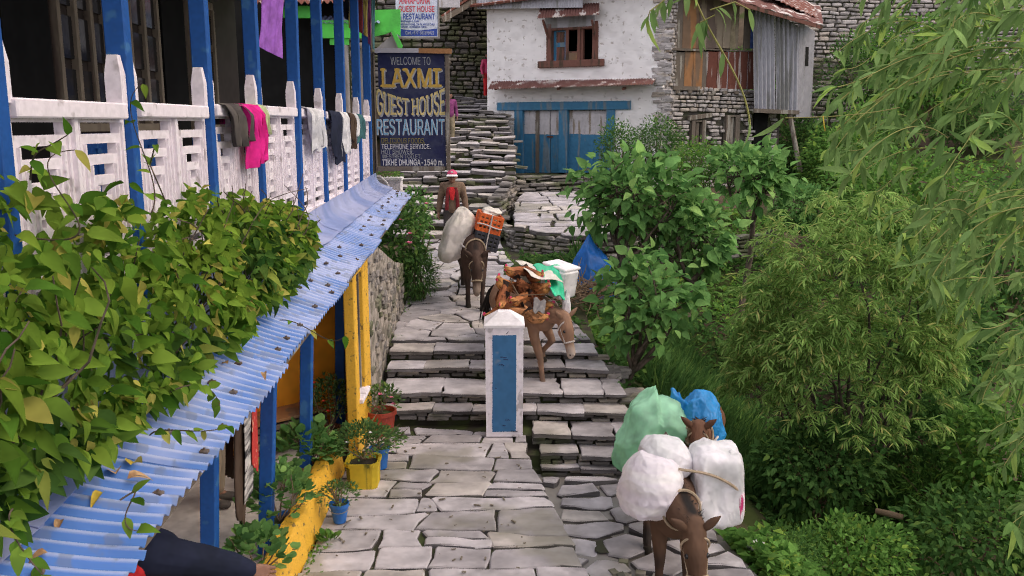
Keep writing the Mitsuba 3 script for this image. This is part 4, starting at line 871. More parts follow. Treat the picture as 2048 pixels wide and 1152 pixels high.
for nm, y0, y1, dr_, bk, m, lab, kw in (('trousers', 6.47, 7.02, .30, .15, 'clothgrey', 'grey trousers hung over the balcony rail left of the pink cloth', dict(skew=.45, amp=.035)),
                                       ('cloth', 6.92, 7.36, .47, .15, 'clothpink', 'bright pink cloth hanging over the balcony rail', dict(skew=.12, amp=.04)),
                                       ('cloth', 7.30, 7.60, .25, .12, 'clothlime', 'pale lime green cloth over the balcony rail right of the pink cloth', dict(skew=.25)),
                                       ('shirt', 9.24, 9.95, .44, .15, 'clothwhite', 'white shirt drying over the balcony rail in the middle of the balcony', dict(skew=.35, fold=4, ragged=.2)),
                                       ('jacket', 10.58, 11.25, .58, .2, 'clothnavy', 'dark navy garment over the balcony rail beside a white one', dict(fold=2, ragged=.15)),
                                       ('shirt', 11.15, 11.70, .52, .2, 'clothwhite', 'white garment over the balcony rail right of the dark navy one', dict(skew=.1, ragged=.2)),
                                       ('cloth', 11.92, 12.25, .40, .1, 'clothbrown', 'small brown garment over the far part of the balcony rail', dict(ragged=.15)),
                                       ('cloth', 12.25, 12.55, .30, .1, 'clothwhite', 'small white cloth between the brown and the teal garments on the far rail', {}),
                                       ('cloth', 12.60, 13.0, .34, .1, 'clothteal', 'dark teal garment over the far end of the balcony rail', dict(ragged=.15))):
    single(nm, drape(y0, y1, dr_, bk, g, **kw), m, lab, 'cloth' if nm == 'cloth' else 'clothes', 'washing hung over the balcony rail', smooth=True)
def hanging(pts, y, ydir, g, n=14, m=18, amp=.02, fold=2.5, th=.006):
    """a hanging sheet seen as the quad pts (top left, top right, bottom right, bottom left), its plane turning away by ydir"""
    c = [AY(*p_, y) for p_ in pts]; c[1] = AY(*pts[1], y + ydir); c[2] = AY(*pts[2], y + ydir)
    a, b = np.meshgrid(np.linspace(0, 1, n), np.linspace(0, 1, m), indexing='ij'); Pm = bil(*c)(a, b); ph = g.uniform(0, 6)
    Pm[..., 1] += amp * np.sin(a * fold * 2 * PI + ph + b * 2); Pm[..., 0] += amp * .4 * np.sin(b * 7 + ph + a * 4)
    return thick(Pm, th)
single('cloth', hanging([(528, -40), (566, -40), (562, 117), (518, 93)], 8.5, .3, g), 'clothpurple', 'purple cloth hanging from the balcony ceiling between the blue posts', 'cloth', smooth=True)
for i, (x, w, b, m, lab) in enumerate(((688, 12, 42, 'clothnavy', 'dark navy strip'), (697, 8, 60, 'clothyellow', 'mustard strip'), (706, 9, 52, 'clothgrey', 'grey strip'), (716, 9, 68, 'maroon', 'maroon strip'), (726, 9, 74, 'clothyellow', 'yellow strip right of maroon'), (735, 7, 92, 'clothplum', 'plum strip'), (743, 7, 100, 'clothteal', 'teal strip'))):
    single('banner', hanging([(x, -30), (x + w, -30), (x + w - 1, b), (x + 1, b - 5)], 13.9 - .05 * i, .1, g, 6, 10, .015), m, lab + ' among the cloth banners above the far end of the balcony', 'banner', 'cloth banners at the end of the balcony', smooth=True)
single('blanket', hanging([(448, 760), (466, 760), (466, 958), (451, 950)], 6.3, .15, g, amp=.012), 'clothbrown', 'short dark brown cloth hanging under the blue awning left of the long brown one', 'cloth', 'cloths hung under the awning', smooth=True)
single('blanket', hanging([(464, 740), (494, 740), (489, 1052), (470, 1036)], 6.0, .25, g, amp=.015, th=.012), 'clothbrown', 'long dark brown cloth hanging under the blue awning', 'cloth', 'cloths hung under the awning', smooth=True)
single('blanket', hanging([(487, 740), (505, 740), (503, 980), (490, 1008)], 6.15, .25, g, amp=.012), 'stripecloth', 'black and white striped cloth under the blue awning', 'cloth', 'cloths hung under the awning', smooth=True)
single('blanket', hanging([(500, 740), (513, 740), (514, 945), (505, 930)], 6.35, .25, g, amp=.012), 'redpattern', 'red patterned cloth under the blue awning', 'cloth', 'cloths hung under the awning', smooth=True)
t = thing('bench', 'low bench of stacked grey boards against the orange wall under the awning', 'bench')
for i, (z, h) in enumerate(((.42, .03), (.34, .05), (.26, .06), (.16, .07))): obj('board', obox([-2.38, 9.05, z + h / 2], [.46 + .015 * i, .2, h / 2], rotz(.72), .005), ['oldply', 'timber', 'timber', 'plygrey'][i], t)
for s_ in (-.36, .36): obj('leg', obox([-2.38 + s_ * math.cos(.72), 9.05 + s_ * math.sin(.72), .092], [.05, .16, .067], rotz(.72)), 'maroon', t)
# ------------------------------------------------------------------ leaves
def ovate(n=5, wid=.56, fold=.16, droop=.22, tip=1.0):
    t = np.linspace(0, 1, n + 1); w = wid / 2 * np.sin(PI * t ** .72) ** .9 * (1 - .15 * t); w[0] = .02; w[-1] = 0
    z = -droop * t ** 2
    v = np.vstack([np.c_[t, -w, z + fold * w / wid * 2 * .5], np.c_[t, 0 * w, z], np.c_[t, w, z + fold * w / wid * 2 * .5]]); m = n + 1; f = []
    for i in range(n): f += [[i, i + 1, m + i + 1], [i, m + i + 1, m + i], [m + i, m + i + 1, 2 * m + i + 1], [m + i, 2 * m + i + 1, 2 * m + i]]
    return v, np.array([q for q in f])
def lance(n=4, wid=.15, droop=.25):
    t = np.linspace(0, 1, n + 1); w = wid / 2 * np.sin(PI * np.clip(t * .92 + .06, 0, 1)) ** .8; w[-1] = 0.002; z = -droop * t ** 2
    v = np.vstack([np.c_[t, -w, z + w * .3], np.c_[t, 0 * w, z], np.c_[t, w, z + w * .3]]); m = n + 1; f = []
    for i in range(n): f += [[i, i + 1, m + i + 1], [i, m + i + 1, m + i], [m + i, m + i + 1, 2 * m + i + 1], [m + i, 2 * m + i + 1, 2 * m + i]]
    return v, np.array(f)
def small(wid=.5, fold=.12, droop=.1):
    return np.array([[0, 0, 0], [.45, -wid / 2, fold], [1, 0, -droop], [.45, wid / 2, fold]]), np.array([[0, 1, 2], [0, 2, 3]])
def roundleaf(n=9):
    an = np.linspace(-2.7, 2.7, n); r = .5 * (1 + .08 * np.cos(an * 6)); v = np.vstack([[[.1, 0, 0]], np.c_[.5 + r * np.cos(an), r * np.sin(an), .10 + .05 * np.cos(an * 5)]])
    return v, np.array([[0, i, i + 1] for i in range(1, n)])
OV, OVW, LA, LA3, SM, RD = ovate(), ovate(5, .68, .2, .3), lance(), lance(3, .17, .2), small(), roundleaf()
OVS = [ovate(5, .56, f_, d_) for f_, d_ in ((.10, .10), (.22, .25), (.35, .45), (.05, .5))]
def place(tm, pos, d, up, size, cols, wide=1.0):
    """copies of leaf tm at pos pointing along d -> one mesh and its uv"""
    d = nrm(d); s = nrm(np.cross(up, d)); n = np.cross(d, s); size = np.broadcast_to(size, (len(pos),))
    v = pos[:, None] + size[:, None, None] * (tm[0][None, :, :1] * d[:, None] + tm[0][None, :, 1:2] * wide * s[:, None] + tm[0][None, :, 2:] * n[:, None])
    f = (tm[1][None] + (np.arange(len(pos)) * len(tm[0]))[:, None, None]).reshape(-1, 3)
    return (v.reshape(-1, 3), f), np.c_[np.repeat(cols, len(tm[0])), np.full(len(pos) * len(tm[0]), .5)]
def foliage(parent, tms, pos, d, up, size, kind, g, parts=0, wide=1.0, stuff='foliage', near=None):
    """the `parts` leaves that show largest become parts, the rest one mesh"""
    tms = tms if isinstance(tms, list) else [tms]; pos = np.asarray(pos, float); n = len(pos); size = np.broadcast_to(np.asarray(size, float), (n,)); up = np.broadcast_to(np.asarray(up, float), (n, 3)); d = np.asarray(d, float)
    cols = leafcols(kind, n, g); which = g.integers(0, len(tms), n); order = np.argsort(-size / np.linalg.norm(pos - eye, axis=1)) if near is None else np.argsort(near)
    top, rest = order[:parts], order[parts:]
    for i in top:
        m, uv = place(tms[which[i]], pos[i:i + 1], d[i:i + 1], up[i:i + 1], size[i:i + 1], cols[i:i + 1], wide); obj('leaf', m, 'leaf', parent, smooth=True, uv=uv)
    ms, us = [], []
    for k in range(len(tms)):
        r = rest[which[rest] == k]
        if len(r): m, uv = place(tms[k], pos[r], d[r], up[r], size[r], cols[r], wide); ms.append(m); us.append(uv)
    if ms: return obj(stuff, join(ms), 'leaf', parent, smooth=True, uv=np.vstack(us), kind='stuff' if parent else None)
def randdir(n, g): return nrm(g.normal(size=(n, 3)))
def stem(p0, p1, g, bow=.1, n=6): t = np.linspace(0, 1, n)[:, None]; p0, p1 = np.asarray(p0, float), np.asarray(p1, float); L = np.linalg.norm(p1 - p0); return p0 + (p1 - p0) * t + np.sin(t * PI) * g.normal(0, bow * L, 3) + g.normal(0, .015 * L, (n, 3)) * (t * (1 - t) * 4)

# ------------------------------------------------------------------ pots and their plants
def potplant(p, c, r, h, n, size, g, kind='pot', tm=None, parts=0, lean=(0, 0)):
    c = np.asarray(c, float); st = []
    for k in range(7): st.append(tube(stem(c, c + [lean[0] + g.normal(0, r * .5), lean[1] + g.normal(0, r * .5), h * g.uniform(.5, .95)], g, .08, 5), [.008, .007, .006, .005, .003], 5))
    obj('stem', join(st), 'twig', p, kind='stuff')
    q = randdir(n, g) * g.uniform(.35, 1, (n, 1)) ** .5; q[:, 2] = np.abs(q[:, 2]) * .9 - .15
    pos = c + [lean[0] * .7, lean[1] * .7, h * .38] + q * [r, r, h * .62]; d = nrm(q + [0, 0, .25]) + .5 * randdir(n, g)
    foliage(p, tm if tm is not None else OV, pos, d, [0, 0, 1] + .5 * randdir(n, g), size * g.uniform(.6, 1.15, n), kind, g, parts)
def flowers(p, cs, r, mat, g):
    for c in cs:
        an = np.arange(9) * 2.4; q = np.stack([np.cos(an), np.sin(an), .2 + .1 * an / 3], 1)
        m, uv = place(ovate(3, .9, .2, .1), np.asarray(c, float) + q * 0, nrm(q), np.tile([0, 0, 1.0], (9, 1)) + .1, r, np.zeros(9)); obj('flower', m, mat, p)
def square_pot(p, c, w0, w1, h, mat):
    a = lambda w, z: np.array([[c[0] + x * w, c[1] + y * w, c[2] + z] for x, y in ((-1, -.7), (-.7, -1), (.7, -1), (1, -.7), (1, .7), (.7, 1), (-.7, 1), (-1, .7))])
    rings = [a(w0, 0), a(w1 * .97, h * .86), a(w1 * 1.06, h * .87), a(w1 * 1.06, h), a(w1 * .9, h), a(w1 * .86, h * .8)]
    obj('pot', grid(np.array(rings), True), mat, p); obj('earth', hull(np.vstack([a(w1 * .86, h * .82), a(w1 * .8, h * .7)])), 'gap', p)
def round_pot(p, c, r0, r1, h, mat, handle=False):
    obj('pot', lathe([(0, .0), (r0, 0), (r1 * .96, h * .84), (r1 * 1.08, h * .85), (r1 * 1.08, h), (r1 * .94, h), (r1 * .88, h * .8)], 24, c), mat, p, smooth=40)
    obj('earth', lathe([(0, h * .84), (r1 * .9, h * .82)], 16, c), 'gap', p)
    if handle: an = np.linspace(.15, PI - .15, 12); obj('handle', tube(np.asarray(c) + np.stack([-r1 * 1.08 * np.cos(an), -r1 * .55 * np.sin(an) - .03, h - .35 * r1 - r1 * .5 * np.sin(an)], 1), .004, 5), 'tin', p)
g = rng(55)
t = thing('potted_plant', 'straggly leafy plant in a stained yellow square pot on the terrace', 'potted plant'); c = AZ(724, 978, 0); c[1] += .13
square_pot(t, c, .145, .158, .26, 'potyellow'); potplant(t, c + [0, 0, .25], .34, .46, 1150, .045, g, 'pot', [SM, OV])
flowers(t, [c + [-.12, -.2, .5], c + [.1, -.15, .58]], .022, 'whitecap', g)
t = thing('potted_plant', 'sparse plant in a small blue bucket on the terrace', 'potted plant'); c = AZ(677, 1050, 0); c[1] += .07
round_pot(t, c, .055, .085, .18, 'potblue', True); potplant(t, c + [0, 0, .15], .2, .26, 330, .04, g, 'pot', [SM, OV])
t = thing('potted_plant', 'flowering plant in a red round pot at the foot of the steps', 'potted plant'); c = AZ(760, 878, 0); c[1] += .16
round_pot(t, c, .13, .165, .29, 'potred'); potplant(t, c + [0, 0, .24], .26, .42, 420, .05, g, 'pot'); flowers(t, [c + [.12, -.05, .45], c + [.15, -.08, .38], c + [0, -.1, .5]], .04, 'petalpink', g)
t = thing('potted_plant', 'drooping plant in a blue pot half hidden behind the yellow pot', 'potted plant'); c = AZ(757, 942, 0); c[1] += .1
round_pot(t, c, .075, .10, .22, 'potblue'); potplant(t, c + [0, 0, .2], .22, .26, 420, .045, g, 'leaf' if 0 else 'pot', [SM, OV], lean=(.08, 0))
FZ = .03
t = thing('potted_plant', 'geranium in a terracotta pot on the veranda behind the blue post', 'potted plant'); c = AZ(622, 985, FZ); c[1] += .12
round_pot(t, c, .085, .125, .24, 'potclay'); potplant(t, c + [-.05, 0, .22], .30, .52, 190, .095, g, 'broad', RD, 90)
t = thing('potted_plant', 'large geranium with a red flower in a blue pot on the veranda', 'potted plant'); c = AZ(556, 1100, FZ); c[1] += .1
round_pot(t, c, .10, .13, .24, 'potblue'); potplant(t, c + [0, 0, .2], .30, .62, 260, .08, g, 'broad', RD, 110); flowers(t, [c + [-.06, -.18, .66]], .03, 'petalred', g)
t = thing('potted_plant', 'leafy plant in a green pot beside the parapet end', 'potted plant'); c = AZ(640, 972, FZ); c[1] += .1
round_pot(t, c, .08, .11, .20, 'potgreen'); potplant(t, c + [0, 0, .2], .2, .3, 90, .09, g, 'cover', RD, 40)
t = thing('potted_plant', 'tall dark leafy plant with red flowers in a clay pot by the yellow pier', 'potted plant'); c = AZ(655, 905, FZ); c[1] += .1
round_pot(t, c, .10, .13, .25, 'potclay'); potplant(t, c + [.02, 0, .22], .26, .72, 600, .055, g, 'pot', [OV, SM]); flowers(t, [c + [-.1, -.2, .8], c + [0, -.2, .6], c + [.05, -.22, .5]], .03, 'petalred', g)
t = thing('potted_plant', 'geranium in the corner by the leaning person at the bottom edge', 'potted plant'); c = AZ(520, 1200, FZ)
round_pot(t, c, .09, .12, .22, 'potclay'); potplant(t, c + [0, .02, .2], .26, .42, 140, .085, g, 'broad', RD, 60)
for (px, py, z, r, n, lab) in ((655, 1082, 0, .09, 26, 'small weed growing at the foot of the yellow parapet'), (795, 690, .5, .14, 120, 'weeds at the foot of the rubble wall beside the steps')):
    t = thing('weed', lab, 'plant'); c = AZ(px, py, z); q = randdir(n, g) * g.uniform(.2, 1, (n, 1)); q[:, 2] = np.abs(q[:, 2]) * .8
    foliage(t, RD if n < 50 else SM, c + q * r, q + [0, 0, .3], [0, 0, 1] + .3 * randdir(n, g), .06, 'cover', g)
# ------------------------------------------------------------------ mules
def furcol(v, base, dark, light, spots, g):
    """spots: (centre, radius, colour); legs and belly tones in soft patches"""
    n = (meshkit.fbm(v * 6, 4, 3) * .6 + meshkit.fbm(v * [22, 30, 9], 3, 7) * .4)[:, None]; c = np.asarray(base) * (.35 + 1.3 * n)
    for p, r, col in spots:
        d = np.linalg.norm((v - np.asarray(p)) , axis=1) / r; w = np.clip(1.35 - d, 0, 1)[:, None]; w = w * w * (3 - 2 * w); c = c * (1 - w) + np.asarray(col) * (.85 + .3 * n) * w
    return c
def mule(label, pos, yaw, base, dark, light, H=1.15, neck=(.42, .28), head=(.30, -.36), turn=0.0, fore=((0, 0), (0, 0)), hind=((0, 0), (0, 0)), drop=(0, 0), group='pack mules coming down the path', seed=1, tailside=.05, hstep=0.0):
    """pos: under the middle of the body; yaw: heading (0 = +x). neck: reach and rise of the neck; head: reach and fall of the head; turn: sideways swing (m, to its left).
    fore / hind: (forward, lift) of each foot, left then right; hstep: how much higher the hind feet stand"""
    g = rng(seed); k = H / 1.15; t = thing('mule', label, 'mule', group)
    nx, nz = neck; hx, hz = head
    up = lambda x: hstep * .5 * np.clip((.35 - x) / 1.0, 0, 1.2)
    S = {'ch': ((.36, 0, .84), .20), 'sh': ((.22, 0, .88), .235), 'wi': ((.12, 0, 1.00), .13), 'ba': ((-.10, 0, .84), .265), 'bk': ((-.25, 0, .95), .17), 'lo': ((-.42, 0, .88), .235), 'cr': ((-.66, 0, .94), .19), 'bu': ((-.80, 0, .84), .15),
         'n0': ((.36, 0, .95), .185), 'n1': ((.40 + nx * .5, turn * .35, .98 + nz * .5), .125), 'n2': ((.42 + nx, turn * .8, 1.0 + nz), .105)}
    po = np.array([.42 + nx, turn * .8, 1.0 + nz]); hv = np.array([hx, turn * .35, hz])
    hl = .50; hv = hv / np.linalg.norm(hv) * hl; hu = nrm(np.array([-hv[2], 0, hv[0]])) * (1 if hv[0] >= 0 or hv[2] < 0 else -1)
    S['po'] = (po + hv * .05 + hu * .02, .098); S['ck'] = (po + hv * .34 - hu * .03, .108); S['ey'] = (po + hv * .36 + hu * .045, .082); S['mi'] = (po + hv * .68, .070); S['no'] = (po + hv * .95, .062); S['lip'] = (po + hv * 1.0 - hu * .03, .05)
    for kx in list(S):
        if kx in ('ba', 'bk', 'lo', 'cr', 'bu', 'wi', 'sh'): p_, r_ = S[kx]; S[kx] = (np.array(p_) + [0, 0, up(p_[0])], r_)
    lk = [('ch', 'sh'), ('sh', 'ba'), ('sh', 'wi', 'ba'), ('wi', 'bk', 'ba'), ('ba', 'lo', 'bk'), ('lo', 'cr'), ('cr', 'bu'), ('ch', 'n0', 'sh'), ('n0', 'wi', 'n1'), ('n0', 'n1'), ('n1', 'n2'), ('n2', 'po'), ('po', 'ey', 'ck'), ('ck', 'mi', 'ey'), ('mi', 'no'), ('no', 'lip'), ('mi', 'lip')]
    hoofs = []
    for i, sd in enumerate((1, -1)):
        fx, fz = fore[i]; fz += drop[0]
        y = sd * .115
        kn = (.33 + fx * .62 + (.10 if fz > .06 else 0), y, .39 + fz * .75); fe = (.31 + fx + (-.12 if fz > .06 and not drop[0] else 0), y * .95, .13 + fz)
        S[f'f0{i}'] = ((.27, y, .80), .115); S[f'f1{i}'] = ((.27 + fx * .15, y * 1.1, .62 + fz * .2), .078); S[f'f2{i}'] = (kn, .050); S[f'f3{i}'] = ((np.array(kn) + fe) / 2, .036); S[f'f4{i}'] = (fe, .041); S[f'f5{i}'] = ((fe[0] + .03, fe[1], fe[2] - .07), .040)
        lk += [('sh', f'f0{i}'), (f'f0{i}', f'f1{i}'), (f'f1{i}', f'f2{i}'), (f'f2{i}', f'f3{i}'), (f'f3{i}', f'f4{i}'), (f'f4{i}', f'f5{i}')]
        hoofs.append((fe[0] + .045, fe[1], fe[2] - .125))
        bx_, bz = hind[i]; bz += hstep
        st = (-.55 + bx_ * .2, sd * .14, .66 + bz * .5 + up(-.5) * .3); hk = (-.80 + bx_ * .75, sd * .115, .45 + bz * .85); fe = (-.76 + bx_, sd * .11, .13 + bz)
        S[f'h0{i}'] = ((-.64, sd * .10, .84 + up(-.64)), .165); S[f'h1{i}'] = (st, .105); S[f'h2{i}'] = (hk, .053); S[f'h3{i}'] = ((np.array(hk) * .5 + np.array(fe) * .5), .038); S[f'h4{i}'] = (fe, .042); S[f'h5{i}'] = ((fe[0] + .035, fe[1], fe[2] - .07), .04)
        lk += [('cr', f'h0{i}', 'lo'), (f'h0{i}', f'h1{i}'), (f'h0{i}', 'bu'), (f'h1{i}', f'h2{i}'), (f'h2{i}', f'h3{i}'), (f'h3{i}', f'h4{i}'), (f'h4{i}', f'h5{i}')]
        hoofs.append((fe[0] + .05, fe[1], fe[2] - .125))
    v, f = blob({a: (np.array(b[0], float), b[1]) for a, b in S.items()}, lk, .045, 8)
    R = rotz(yaw); W = lambda m: move((np.asarray(m[0]) * [k, k * .90, k], m[1]), R, pos)
    sp = [(po + hv * 1.0, .15, light), (po + hv * .40 + hu * .10, .10, np.asarray(base) * .8)]
    for i in range(2): sp += [(S[f'f4{i}'][0], .13, dark), (S[f'f2{i}'][0], .10, np.asarray(dark) * .7 + np.asarray(base) * .3), (S[f'h4{i}'][0], .16, dark), (S[f'h2{i}'][0], .12, np.asarray(dark) * .6 + np.asarray(base) * .4)]
    sp += [(np.array(S['n0'][0]) * (1 - u) + np.array(S['n2'][0]) * u + np.array([-.07, 0, .15 - .05 * u]), .055, np.asarray(dark) * .35) for u in np.linspace(-.2, 1, 14)]
    sp += [((x, 0, 1.14 + up(x)), .12, dark) for x in (-.6, -.4, -.2, 0)] + [((.0, 0, .58), .2, np.asarray(base) * .5 + np.asarray(light) * .5), ((-.2, 0, .58), .2, np.asarray(base) * .5 + np.asarray(light) * .5)]
    m = W((v, f)); obj('body', m, 'fur', t, smooth=True, color=furcol(v, base, dark, light, sp, g))
    fc = lambda mm, c: np.tile(np.asarray(c, float), (len(mm[0]), 1))
    side = nrm(np.cross(hv, hu))
    for s in (1, -1):                                                      # long ears, eyes, nostrils
        q = po + side * s * .065 + hu * .05; d = nrm(hu * .35 + side * s * .75 - hv / hl * .55)
        tt = np.linspace(0, 1, 6); wd = .040 * np.sin(PI * (tt * .80 + .17)); cup = nrm(np.cross(d, side)); fr_ = hv / hl
        across = nrm(np.cross(d, fr_ + hu)); ax2 = nrm(np.cross(d, across)); rows = []
        for a_ in np.linspace(-1.9, 1.9, 9): rows.append(q + d * tt[:, None] * .185 + across * (wd * math.sin(a_))[:, None] - ax2 * (wd * .8 * (math.cos(a_) - .2))[:, None])
        e = W(thick(np.array(rows), .008)); obj('ear', e, 'fur', t, smooth=True, color=fc(e, np.asarray(base) * .8))
        ec = po + hv * .36 + hu * .055 + side * s * .083; sph = trimesh.creation.icosphere(2, .021); obj('eye', W((sph.vertices + ec, sph.faces)), 'eye', t, smooth=True)
        nc = po + hv * .99 + hu * .02 + side * s * .045; sph = trimesh.creation.icosphere(1, .014); obj('nostril', W((sph.vertices * [1, .8, 1.3] + nc, sph.faces)), 'eye', t, smooth=True)
    for h in hoofs:
        hf = lathe([(0, .07), (.040, .07), (.050, .0), (0, 0)], 12, h); obj('hoof', W(hf), 'hoof', t, smooth=30)
    ms = []                                                                # mane and forelock: short tufts along the crest
    cr = [np.array([.14, 0, 1.12 + up(.14)]), np.array(S['n0'][0]) + [-.08, 0, .17], np.array(S['n1'][0]) + [-.06, 0, .125], np.array(S['n2'][0]) + [-.05, 0, .09], po + hu * .09]
    for u in np.linspace(0, 3.98, 260):
        i = int(u); q = cr[i] * (1 - u + i) + cr[i + 1] * (u - i); tn = nrm(cr[i + 1] - cr[i]); sd_ = g.choice([-1, 1]); d = nrm(-tn * .5 + np.array([0, sd_ * .9, -.15]) + .3 * g.normal(size=3)); L = g.uniform(.05, .11); q = q + [0, g.normal(0, .008), -.012]
        ms.append((np.array([q - tn * .022, q + tn * .022, q + d * L - tn * .02]), np.array([[0, 1, 2]])))
    for _ in range(14): q = po + hu * .09 + side * g.uniform(-.04, .04); ms.append((np.array([q - side * .012, q + side * .012, q + hv * g.uniform(.15, .32) + hu * .02 + side * g.normal(0, .03)]), np.array([[0, 1, 2]])))
    m = W(join(ms)); obj('mane', m, 'fur', t, color=fc(m, (.018, .014, .012)))
    ms = []
    tb = np.array([-.93, 0, .98 + up(-.93)])
    for _ in range(46):
        o = g.normal(0, .022, 3); ms.append(tube([tb + o * .3, tb + o * .6 + [-.07, tailside * .3, -.1], tb + o * 1.4 + [-.09, tailside, -.35], tb + o * 2 + [-.07, tailside * 1.3, -.58 + g.uniform(-.08, .1)]], [.010, .010, .008, .002], 4, False))
    m = W(join(ms)); obj('tail', m, 'fur', t, color=fc(m, (.02, .016, .014)))
    def ring(c, n, r, w, th=.008, sq=(1, 1)):                              # a strap round the neck or muzzle
        n = nrm(n); a = nrm(np.cross(n, [0, 1, 0])); b = np.cross(n, a); an = np.linspace(0, 2 * PI, 25)[:-1]
        return tube(np.r_[c + r * (np.cos(an)[:, None] * a * sq[0] + np.sin(an)[:, None] * b * sq[1]), [c + r * a * sq[0]]], w, 5, False)
    return dict(key=t, W=W, po=po, hv=hv, hu=hu, side=side, ring=ring, S=S, up=up, k=k)
def rope(pts, mat='rope', r=.011, n=5):
    from scipy.interpolate import splprep, splev
    p = np.asarray(pts, float); 
    if len(p) > 3: tck, _ = splprep(p.T, s=0); p = np.stack(splev(np.linspace(0, 1, 8 * len(p)), tck), 1)
    return tube(p, r, n)
# ---- loads
def bag(half, g, wrinkle=.05, sq=3.0, seed=0, n=5, fold=5, tie=None, R=None, c=(0, 0, 0), sag=.10):
    """a soft bag: a rounded block, slack and crumpled into facets with sharp creases, a few folds running down it"""
    s = trimesh.creation.icosphere(n); d = np.array(s.vertices); half = np.asarray(half, float); q = rng(seed + 77)
    v = d / ((np.abs(d) ** sq).sum(1) ** (1 / sq))[:, None]
    def facets(k, lo, hi, stretch):
        N = nrm(q.normal(size=(k, 3)) * [1, 1, stretch]); h = q.uniform(lo, hi, k); w = d @ N.T; return np.where(w > .15, h / np.maximum(w, .15), 9).min(1)
    big = facets(26, .90, 1.02, .8); fine = facets(170, .972, 1.0, .55)
    warp = meshkit.fbm(d * 2.2 + seed, 3, seed) - .5
    ridge = lambda p_, k: np.minimum(np.abs(meshkit.fbm(p_, 2, k) - .5) * 5, 1) ** .8
    k = wrinkle / .05
    v = v * (1 + k * .55 * (np.clip(big, .8, 1.15) - 1) + k * .8 * (np.clip(fine, .9, 1.1) - .985) + wrinkle * 1.3 * warp + wrinkle * .5 * (ridge(d * [fold, fold, fold * .35] * np.array(.5) + 3 * warp[:, None] + seed, seed + 5) - .7))[:, None]
    v[:, 2] -= sag * (1 - np.abs(v[:, 2])) * (v[:, 0] ** 2 + v[:, 1] ** 2) * .3; low = np.clip(-v[:, 2], 0, 1); v[:, :2] *= (1 + sag * low * .8)[:, None]
    v = v * half
    if tie is not None:
        tie = nrm(tie); h = v @ tie; hm = h.max(); w = np.clip((h - hm * .55) / (hm * .45), 0, 1)[:, None]; ax = (v @ tie)[:, None] * tie; v = ax * (1 + .25 * w) + (v - ax) * (1 - .75 * w ** .8)
    if R is not None: v = v @ np.asarray(R).T
    return v + np.asarray(c, float), np.array(s.faces)
g = rng(65)
BR, DK, LT_ = (.155, .085, .052), (.045, .032, .026), (.30, .22, .17)
# 1: front mule, facing down the path
z1 = interp(6.9, PZ) + .015
m1 = mule('brown mule at the bottom of the photo carrying two white bundles', (1.44, 7.02, z1), math.radians(-93), (.118, .066, .041), (.035, .026, .022), (.17, .11, .08), 1.16, (.44, -.05), (.16, -.46), .08, ((.10, 0), (-.12, 0)), ((-.1, 0), (.1, 0)), seed=1)
def world(m, p): return m['W']((np.array([p], float), None))[0][0]
def straps(m, mats=('rope', 'strapwhite'), saddle=True):
    t, W, S = m['key'], m['W'], m['S']; n0, n1 = np.array(S['n0'][0]), np.array(S['n1'][0])
    if saddle:
        n = 16; xs = np.linspace(-.42, .10, 7); an = np.linspace(-1.7, 1.7, n); Pm = np.array([[[x, .292 * math.sin(a), .845 + m['up'](x) + .305 * math.cos(a) * (1.02 if abs(a) < .6 else 1)] for a in an] for x in xs])
        obj('saddle_cloth', W(thick(Pm, .02)), 'saddle', t, smooth=60)
        obj('saddle_frame', W(join([tube([[x, .12, 1.10 + m['up'](x)], [x, .0, 1.26 + m['up'](x)], [x, -.12, 1.10 + m['up'](x)]], .022, 6) for x in (-.35, .04)] + [tube([[-.42, s * .13, 1.13 + m['up'](-.2)], [.1, s * .13, 1.13 + m['up'](-.2)]], .02, 6) for s in (1, -1)])), 'timber', t)
    an = np.linspace(0, 2 * PI, 30)
    obj('breast_strap', W(rope(np.stack([.30 + .27 * np.cos(an * .5 - PI / 2), .225 * np.sin(an * .5 - PI / 2), .86 + .12 * np.abs(np.sin(an * .5 - PI / 2))], 1)[::3], r=.014)), mats[1], t)
    c = n0 * .35 + n1 * .65; obj('collar', W(m['ring'](c, n1 - n0, .165, .012)), mats[0], t)
    po, hv, hu, sd = m['po'], m['hv'], m['hu'], m['side']
    obj('halter', W(join([m['ring'](po + hv * .66, hv, .083, .011), m['ring'](po + hv * .22 + hu * .0, nrm(hv + hu * .35), .118, .010), tube([po + hv * .66 + sd * .075, po + hv * .3 + sd * .098, po + hu * .07 + sd * .07], .008, 5), tube([po + hv * .66 - sd * .075, po + hv * .3 - sd * .098, po + hu * .07 - sd * .07], .008, 5)])), mats[0], t)
straps(m1)
Y1, Zb = 7.1, z1 + .98
def bagat(px, py, y, half, **k): return bag(half, g, c=AY(px, py, y), **k)
GB = 'bundles on the mule at the bottom of the photo'
single('sack', bagat(1304, 968, 6.75, (.245, .30, .25), wrinkle=.045, seed=3, sq=2.6, sag=.2), 'sackstripe', 'white sack with faint stripes on the left flank of the front mule', 'sack', smooth=True)
single('sack', bagat(1330, 912, 6.95, (.205, .25, .155), wrinkle=.05, seed=4, sq=2.4), 'sackwhite', 'rounded white bundle lying on top of the striped sack', 'sack', smooth=True)
bk = single('bale', bagat(1429, 965, 6.85, (.195, .24, .295), wrinkle=.045, seed=6, sq=7.0, fold=6), 'sackwhite', 'tall square white bale on the right flank of the front mule', 'bale', smooth=True)
c = AY(1480, 1008, 6.68); obj('print', bag((.030, .07, .125), g, .05, 3, 6, 4, c=c), 'sackprint', bk, smooth=True, label='magenta lettering smeared down the bale edge')
c = AY(1429, 965, 6.85)
for q in range(8): obj('tuft', bag((.035, .035, .03), g, .12, 2, q, 3, c=c + [g.uniform(-.13, .13), g.uniform(-.18, .05), .265]), 'sackwhite', bk, smooth=True)
